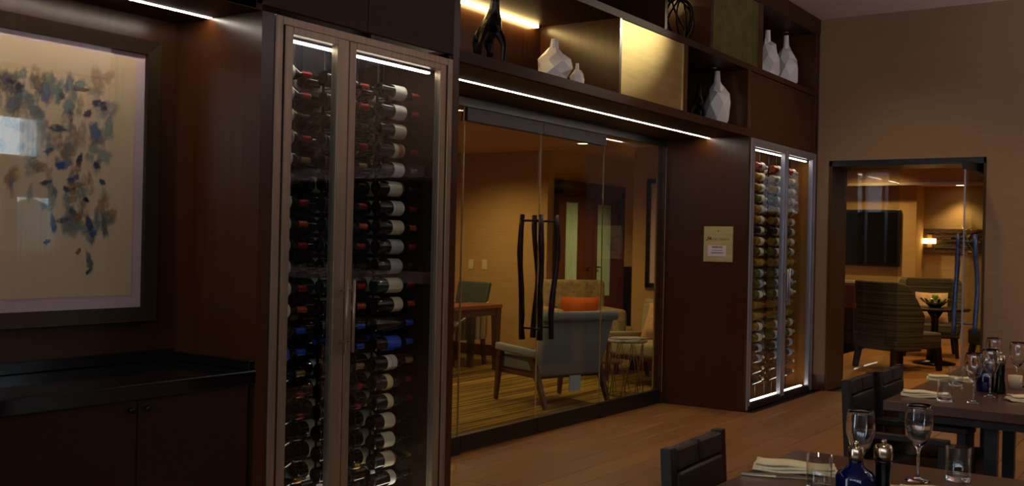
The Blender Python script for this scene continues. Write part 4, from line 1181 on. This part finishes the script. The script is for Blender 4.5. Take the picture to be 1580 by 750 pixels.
def striped_chair(x, y, rz, label):
    c = empty('striped_armchair', (x, y, 0), label, 'armchair', 'striped lounge armchairs', rz)
    n = 12
    outer, inner = [], []
    for i in range(n + 1):                     # wrapped barrel back, open to +y
        t = math.pi * (1.08 * i / n - 0.04)
        cx, cy = -math.cos(t), -math.sin(t)
        k = 1.0 / max(abs(cx), abs(cy)) ** 0.6
        outer.append((cx * 0.36 * k, cy * 0.36 * k)); inner.append((cx * 0.27 * k, cy * 0.27 * k))
    vs = []; fs = []
    for i, (o, q) in enumerate(zip(outer, inner)):
        s = i / n; e = abs(2 * s - 1)
        top = 1.06 - 0.40 * max(0, (e - 0.62) / 0.38) ** 1.2
        vs += [(o[0] * .92, o[1] * .92, 0.24), (o[0] * 1.03, o[1] * 1.03, top), (q[0] * 1.05, q[1] * 1.05, top), (q[0], q[1], 0.24)]
    for i in range(n):
        a, b_ = 4 * i, 4 * (i + 1)
        for j in range(4): fs.append((a + j, a + (j + 1) % 4, b_ + (j + 1) % 4, b_ + j))
    fs += [(0, 1, 2, 3), tuple(4 * n + j for j in (3, 2, 1, 0))]
    MB().add(vs, fs).build('backrest', M['chair_stripe'], c, 0.012, 2, local=True)
    box('seat', -0.30, 0.30, -0.26, 0.34, 0.26, 0.46, M['chair_stripe'], c, 0.03, seg=3, local=True)
    for sx in (-0.27, 0.27):
        for sy in (-0.26, 0.28):
            MB().bar((sx, sy, 0.27), (sx * 1.08, sy * 1.12, 0), 0.055, w2=0.035).build('leg', M['dark_chair'], c, local=True)
    c.scale = (1.15, 1.15, 1.0)
    return c


striped_chair(13.1, 3.22, math.radians(-125), 'striped high-back armchair turned away from the doorway, nearest of the three')
striped_chair(15.15, 3.28, math.radians(105), 'striped armchair beyond the pedestal table holding a pale cushion')
striped_chair(14.3, 2.12, math.radians(40), 'striped armchair right of the pedestal table behind the open glass door')
cu = MB().pillow(0.42, 0.42, 0.15, (0, 0, 0.21), Matrix.Rotation(math.radians(18), 3, 'X')).build('cushion', M['cream_pillow'])
cu.location = (14.96, 3.22, 0.465); cu.rotation_euler = (0, 0, math.radians(105)); tag(cu, 'pale cushion on the striped armchair beyond the pedestal table', 'cushion')
pt = empty('pedestal_table', (14.0, 2.97, 0), 'round dark pedestal table in the lounge', 'table')
MB().lathe([(0.40, 0.685), (0.42, 0.695), (0.42, 0.715), (0.41, 0.72)], 32).build('tabletop', M['dark_chair'], pt, local=True)
MB().lathe([(0.10, 0.04), (0.09, 0.20), (0.045, 0.30), (0.045, 0.58), (0.11, 0.685)], 16).build('column', M['black'], pt, local=True)
MB().lathe([(0.26, 0.0), (0.26, 0.02), (0.10, 0.05), (0.075, 0.06)], 24).build('base', M['black'], pt, local=True)
bw = empty('fruit_bowl', (14.0, 2.97, 0.721), 'openwork silver bowl on the pedestal table', 'bowl')
MB().lathe([(0.06, 0.0), (0.07, 0.005), (0.10, 0.03), (0.15, 0.075), (0.145, 0.078), (0.095, 0.036), (0.0, 0.012)], 24).build('basin', M['silver'], bw, local=True)
for k in range(14):
    a = 2 * math.pi * k / 14
    MB().bar((0.145 * math.cos(a), 0.145 * math.sin(a), 0.072), (0.19 * math.cos(a), 0.19 * math.sin(a), 0.115), 0.035, 0.006).build('rim_scallop', M['silver'], bw, local=True)
for k, (ax_, ay) in enumerate(((-0.06, 0.03), (0.05, 0.05), (0.0, -0.06), (0.08, -0.03), (-0.02, 0.0))):
    ap = empty('green_apple', (14.0 + ax_, 2.97 + ay, 0.72 + (0.078 if k < 4 else 0.135)), 'green apple %s' % ['at the left rim of the silver bowl', 'at the back of the silver bowl', 'at the front of the silver bowl', 'at the right rim of the silver bowl', 'on top of the others in the silver bowl'][k], 'apple', 'green apples in the silver bowl')
    MB().lathe([(0.0, -0.034), (0.018, -0.038), (0.036, -0.015), (0.041, 0.01), (0.03, 0.033), (0.01, 0.034), (0.0, 0.028)], 14).build('flesh', M['moss'], ap, local=True)
    MB().tube([(0, 0, 0.028), (0.004, 0, 0.048)], 0.002, 5).build('stem', M['dark_chair'], ap, local=True)

# lounge doorway glass: fixed light and open leaf
w = empty('window_8', (10.92, 2.97, 0), 'fixed glass pane filling the left of the lounge doorway', 'glass panel', kind='structure')
box('pane', 10.91, 10.922, 2.685, 3.23, 0.0, 2.275, M['glass'], w)
ld = empty('door_4', (10.93, 1.835, 0), 'open glass door leaf in the lounge doorway with branch pulls', 'glass door', kind='structure')
hd = Vector((10.05 - 10.93, 1.905 - 1.835, 0)).normalized()
hn = Vector((-hd.y, hd.x, 0))
LL = 0.86


def lq(t, w_, z): return tuple(hd * t + hn * w_ + Vector((0, 0, z)))


def leafbox(t0, t1, w_, z0, z1): return MB().hexa([lq(t0, -w_, z0), lq(t1, -w_, z0), lq(t1, w_, z0), lq(t0, w_, z0)], [lq(t0, -w_, z1), lq(t1, -w_, z1), lq(t1, w_, z1), lq(t0, w_, z1)])


leafbox(0, LL, 0.006, 0.10, 2.19).build('pane', M['glass'], ld, local=True)
leafbox(LL, LL + 0.004, 0.007, 0.10, 2.19).build('glass_edge', M['steel_cool'], ld, local=True)
leafbox(0, LL, 0.024, 2.19, 2.27).build('top_rail', M['black'], ld, local=True)
leafbox(0, LL, 0.024, 0.01, 0.10).build('bottom_rail', M['black'], ld, local=True)
for k, s in enumerate((-1, 1)):
    pts, rad = branch(0, 0, 0.68, 1.60, 2.0 + k * 1.1)
    pts = [lq(LL - 0.09 + p[0], s * 0.085 + p[1], p[2]) for p in pts]
    h = MB().tube(pts, rad, 9).build('pull_handle', M['handle_blue'], ld, local=True)
    if k == 0:
        for zz in (0.78, 1.53):
            MB().tube([lq(LL - 0.09, -0.085, zz), lq(LL - 0.09, 0.085, zz)], 0.0085, 8).build('standoff', M['handle_blue'], h, local=True)


# ------------------------------------------------------------------ dining tables and chairs
def dining_table(x0, x1, y0, y1, posts, label):
    t = empty('dining_table', ((x0 + x1) / 2, (y0 + y1) / 2, 0), label, 'table', 'dining tables')
    box('tabletop', x0, x1, y0, y1, 0.705, 0.75, M['table_wood'], t, 0.004)
    box('apron', x0 + 0.05, x1 - 0.05, y0 + 0.06, y1 - 0.06, 0.665, 0.705, M['dark_chair'], t)
    ym = (y0 + y1) / 2
    for px_ in posts:
        p = box('post', px_ - 0.027, px_ + 0.027, ym - 0.027, ym + 0.027, 0.03, 0.665, M['black'], t)
        box('foot', px_ - 0.035, px_ + 0.035, ym - 0.07, ym + 0.07, 0.0, 0.03, M['black'], t, 0.004)
    return t


T1 = dining_table(2.0, 3.44, 0.36, 1.17, (2.35, 3.05), 'nearest dining table, set with goblets and a folded napkin')
T2 = dining_table(4.84, 6.75, 0.42, 1.245, (5.13, 5.62), 'second dining table, set before the lounge doorway')


def dining_chair(x, y, label, lm, rz=math.pi):
    c = empty('dining_chair', (x, y, 0), label, 'chair', 'dark dining chairs', rz)
    H = 0.85; hw = 0.215
    wd = M['dark_chair']
    for s in (-1, 1):
        MB().bar((s * (hw - 0.02), -0.19, 0.42), (s * (hw - 0.02), -0.215, H), 0.04, 0.035, (0, 1, 0)).build('back_post', wd, c, 0.003, local=True)
        MB().bar((s * (hw - 0.02), -0.22, 0.0), (s * (hw - 0.02), -0.19, 0.42), 0.04, 0.035, (0, 1, 0)).build('leg', wd, c, 0.003, local=True)
        MB().bar((s * (hw - 0.02), 0.20, 0.0), (s * (hw - 0.02), 0.20, 0.61), 0.038, 0.038, (0, 1, 0)).build('leg', wd, c, 0.003, local=True)
        box('armrest', s * (hw - 0.02) - 0.022, s * (hw - 0.02) + 0.022, -0.20, 0.225, 0.605, 0.632, wd, c, 0.004, local=True)
        # split top rail: two halves with a notch between them
        MB().hexa([(s * 0.006, -0.228, H - 0.066), (s * (hw - 0.038), -0.224, H - 0.066), (s * (hw - 0.038), -0.188, H - 0.066), (s * 0.006, -0.192, H - 0.066)],
                  [(s * 0.006, -0.236, H - 0.005), (s * (hw - 0.038), -0.232, H - 0.005), (s * (hw - 0.038), -0.196, H - 0.005), (s * 0.006, -0.200, H - 0.005)]).build('top_rail', lm, c, 0.006, local=True)
    box('lower_rail', -hw + 0.03, hw - 0.03, -0.205, -0.18, 0.44, 0.48, wd, c, local=True)
    MB().hexa([(-hw + 0.042, -0.222, 0.48), (hw - 0.042, -0.222, 0.48), (hw - 0.042, -0.178, 0.48), (-hw + 0.042, -0.178, 0.48)],
              [(-hw + 0.042, -0.230, H - 0.072), (hw - 0.042, -0.230, H - 0.072), (hw - 0.042, -0.186, H - 0.072), (-hw + 0.042, -0.186, H - 0.072)]).build('back_pad', lm, c, 0.010, 3, local=True)
    box('seat_frame', -hw, hw, -0.21, 0.22, 0.36, 0.41, wd, c, 0.003, local=True)
    box('seat', -hw + 0.005, hw - 0.005, -0.17, 0.23, 0.41, 0.475, lm, c, 0.02, seg=3, local=True)
    return c


dining_chair(2.915, 1.085, 'dark brown leather dining chair at the side of the nearest table', M['leather_warm'], math.pi + math.radians(2))
dining_chair(4.86, 1.145, 'black leather dining chair at the near corner of the second table', M['leather'])
dining_chair(5.31, 1.125, 'black leather dining chair tucked at the middle of the second table', M['leather'])


# ------------------------------------------------------------------ tableware
def goblet(x, y, label, s=1.0):
    g = empty('wine_goblet', (x, y, 0.7505), label, 'wine glass', 'stemmed wine glasses on the tables')
    ou = [(0.036, 0.0), (0.0365, 0.002), (0.012, 0.006), (0.0045, 0.016), (0.0040, 0.085), (0.007, 0.096), (0.028, 0.122), (0.0385, 0.155), (0.0405, 0.18), (0.037, 0.215), (0.0345, 0.226)]
    inn = [(0.0333, 0.226), (0.0358, 0.215), (0.0392, 0.18), (0.0372, 0.155), (0.0265, 0.124), (0.006, 0.103), (0.0, 0.101)]
    MB().lathe([(0.0, 0.0)] + [(a * s, b_ * s) for a, b_ in ou] + [(a * s, b_ * s) for a, b_ in inn], 28, cap=False).build('glass', M['crystal'], g, local=True)
    return g


def tumbler(x, y, label, R=0.036, H=0.10):
    g = empty('tumbler', (x, y, 0.7505), label, 'tumbler', 'short tumblers on the tables')
    MB().lathe([(R * 0.965, 0.016), (R, H), (R - 0.0018, H + 0.0006), (R * 0.965 - 0.0018, 0.016)], 28, cap=False).build('wall', M['thin_glass'], g, local=True)
    MB().lathe([(0.0, 0.0), (R * 0.93, 0.0), (R * 0.96, 0.004), (R * 0.964, 0.0158), (R * 0.6, 0.0125), (0.0, 0.012)], 28, cap=False).build('thick_base', M['crystal'], g, local=True)
    return g


def napkin(x, y, rz, label, L=0.20, Wd=0.085):
    n = empty('folded_napkin', (x, y, 0.7505), label, 'napkin', 'folded cream napkins on the tables', rz)
    r = random.Random(int(x * 100))
    for k in range(3):
        vs = []; fs = []; nx, ny = 12, 6
        for i in range(nx + 1):
            for j in range(ny + 1):
                u, v = i / nx - 0.5, j / ny - 0.5
                z = 0.006 + k * 0.008 + 0.003 * math.sin(u * 9 + k) + 0.006 * max(0, -u) * (k == 2) * 2 + 0.005 * math.cos(v * math.pi)
                vs.append((u * (L - 0.010 * k), v * (Wd - 0.006 * k), z))
        for i in range(nx):
            for j in range(ny):
                a = i * (ny + 1) + j; fs.append((a, a + 1, a + ny + 2, a + ny + 1))
        o = MB().add(vs, fs, True).build('fold', M['napkin'], n, local=True)
        sl = o.modifiers.new('thick', 'SOLIDIFY'); sl.thickness = 0.006; sl.offset = -1
    return n


def knife(x, y, rz, label):
    k = empty('table_knife', (x, y, 0.7505), label, 'knife', None, rz)
    MB().hexa([(-0.10, -0.006, 0.001), (0.0, -0.007, 0.001), (0.0, 0.007, 0.001), (-0.10, 0.006, 0.001)], [(-0.10, -0.005, 0.007), (0.0, -0.005, 0.006), (0.0, 0.005, 0.006), (-0.10, 0.005, 0.007)]).build('handle', M['chrome'], k, local=True)
    MB().hexa([(0.0, -0.008, 0.001), (0.11, -0.003, 0.001), (0.11, 0.006, 0.001), (0.0, 0.008, 0.001)], [(0.0, -0.007, 0.003), (0.11, -0.002, 0.003), (0.11, 0.005, 0.003), (0.0, 0.007, 0.003)]).build('blade', M['chrome'], k, local=True)


def mill(x, y, label, H=0.15):
    p = empty('pepper_mill', (x, y, 0.7505), label, 'pepper mill', 'black pepper mills on the tables')
    MB().lathe([(0.0, 0.0), (0.027, 0.0), (0.027, 0.008), (0.019, H * .35), (0.022, H * .68), (0.023, H * .70), (0.0, H * .70)], 20, cap=False).build('body', M['black_gloss'], p, local=True)
    MB().lathe([(0.0, H * .70), (0.0225, H * .70), (0.0245, H * .76), (0.0245, H * .88), (0.019, H * .92), (0.0, H * .925)], 20, cap=False).build('cap', M['chrome'], p, local=True)
    MB().lathe([(0.004, H * .92), (0.005, H * .935), (0.0085, H * .965), (0.006, H * .995), (0.0, H)], 12, cap=False).build('knob', M['chrome'], p, local=True)


def cobalt(x, y, label, H=0.17, s=1.0):
    p = empty('cobalt_bottle', (x, y, 0.7505), label, 'bottle', 'cobalt blue bottles on the tables')
    MB().lathe([(0.0, 0.0), (0.040 * s, 0.0), (0.042 * s, 0.006), (0.042 * s, H * .50), (0.036 * s, H * .58), (0.018 * s, H * .66), (0.0165 * s, H * .72), (0.0, H * .72)], 24, cap=False).build('glass_body', M['cobalt'], p, local=True)
    MB().lathe([(0.0, H * .72), (0.0175, H * .72), (0.0205, H * .80), (0.0205, H * .92), (0.017, H * .945), (0.0, H * .95)], 18, cap=False).build('cap', M['chrome'], p, local=True)
    MB().lathe([(0.004, H * .94), (0.0085, H * .985), (0.006, H * 1.02), (0.0, H * 1.03)], 12, cap=False).build('knob', M['chrome'], p, local=True)


def saucer(x, y, label, R=0.075):
    p = empty('side_plate', (x, y, 0.7505), label, 'plate')
    MB().lathe([(0.0, 0.003), (R * .55, 0.003), (R * .62, 0.0), (R * .68, 0.002), (R, 0.014), (R, 0.017), (R * .66, 0.007), (0.0, 0.006)], 32, cap=False).build('dish', M['china'], p, local=True)


def candle(x, y, label):
    p = empty('candle_holder', (x, y, 0.7505), label, 'candle')
    MB().lathe([(0.0, 0.0), (0.03, 0.0), (0.034, 0.065), (0.031, 0.065), (0.028, 0.012), (0.0, 0.012)], 20, cap=False).build('cup', M['candle'], p, local=True)
    MB().lathe([(0.0, 0.012), (0.026, 0.0125), (0.026, 0.045), (0.0, 0.045)], 16, cap=False).build('wax', M['china'], p, local=True)
    MB().tube([(0, 0, 0.045), (0.001, 0, 0.055)], 0.0012, 5).build('wick', M['ink'], p, local=True)


goblet(3.217, 0.721, 'wine glass standing right of the pepper mill on the nearest table')
goblet(2.99, 0.828, 'wine glass behind the cobalt bottle on the nearest table')
tumbler(2.90, 0.915, 'tumbler in front of the folded napkin on the nearest table')
tumbler(3.297, 0.625, 'tumbler right of the wine glasses on the nearest table')
napkin(3.11, 1.055, math.radians(-72), 'cream folded napkin with a knife beside it on the nearest table', 0.25, 0.10)
knife(2.985, 1.07, math.radians(-70), 'table knife beside the folded napkin on the nearest table')
napkin(3.03, 0.615, math.radians(-60), 'cream folded napkin in front of the right tumbler, mostly cut off', 0.22, 0.1)
mill(2.80, 0.715, 'black pepper mill with steel cap on the nearest table', 0.185)
cobalt(2.735, 0.768, 'cobalt blue bottle with steel cap on the nearest table', 0.178, 1.2)
saucer(2.97, 0.715, 'white side plate behind the pepper mill on the nearest table')
tumbler(5.00, 1.01, 'tumbler at the near edge of the second table')
tumbler(5.62, 1.085, 'tumbler beside the farther napkin on the second table')
goblet(5.054, 0.90, 'wine glass nearest the front edge of the second table')
goblet(5.32, 0.875, 'wine glass before the cobalt bottle on the second table')
goblet(6.05, 0.98, 'wine glass at the back of the second table beside the doorway edge')
goblet(5.85, 0.835, 'wine glass seen against the grasscloth on the second table')
napkin(5.10, 1.115, math.radians(-75), 'cream folded napkin behind the near tumbler on the second table', 0.22, 0.085)
napkin(5.82, 1.16, math.radians(-75), 'cream folded napkin farther along the second table', 0.22, 0.085)
napkin(5.29, 0.70, math.radians(-60), 'cream folded napkin cut by the right picture edge on the second table', 0.2, 0.085)
cobalt(5.52, 0.93, 'cobalt blue bottle with steel cap on the second table', 0.18)
mill(5.50, 0.86, 'black pepper mill with steel cap on the second table', 0.2)
candle(5.75, 0.83, 'cream candle in a holder on the second table')
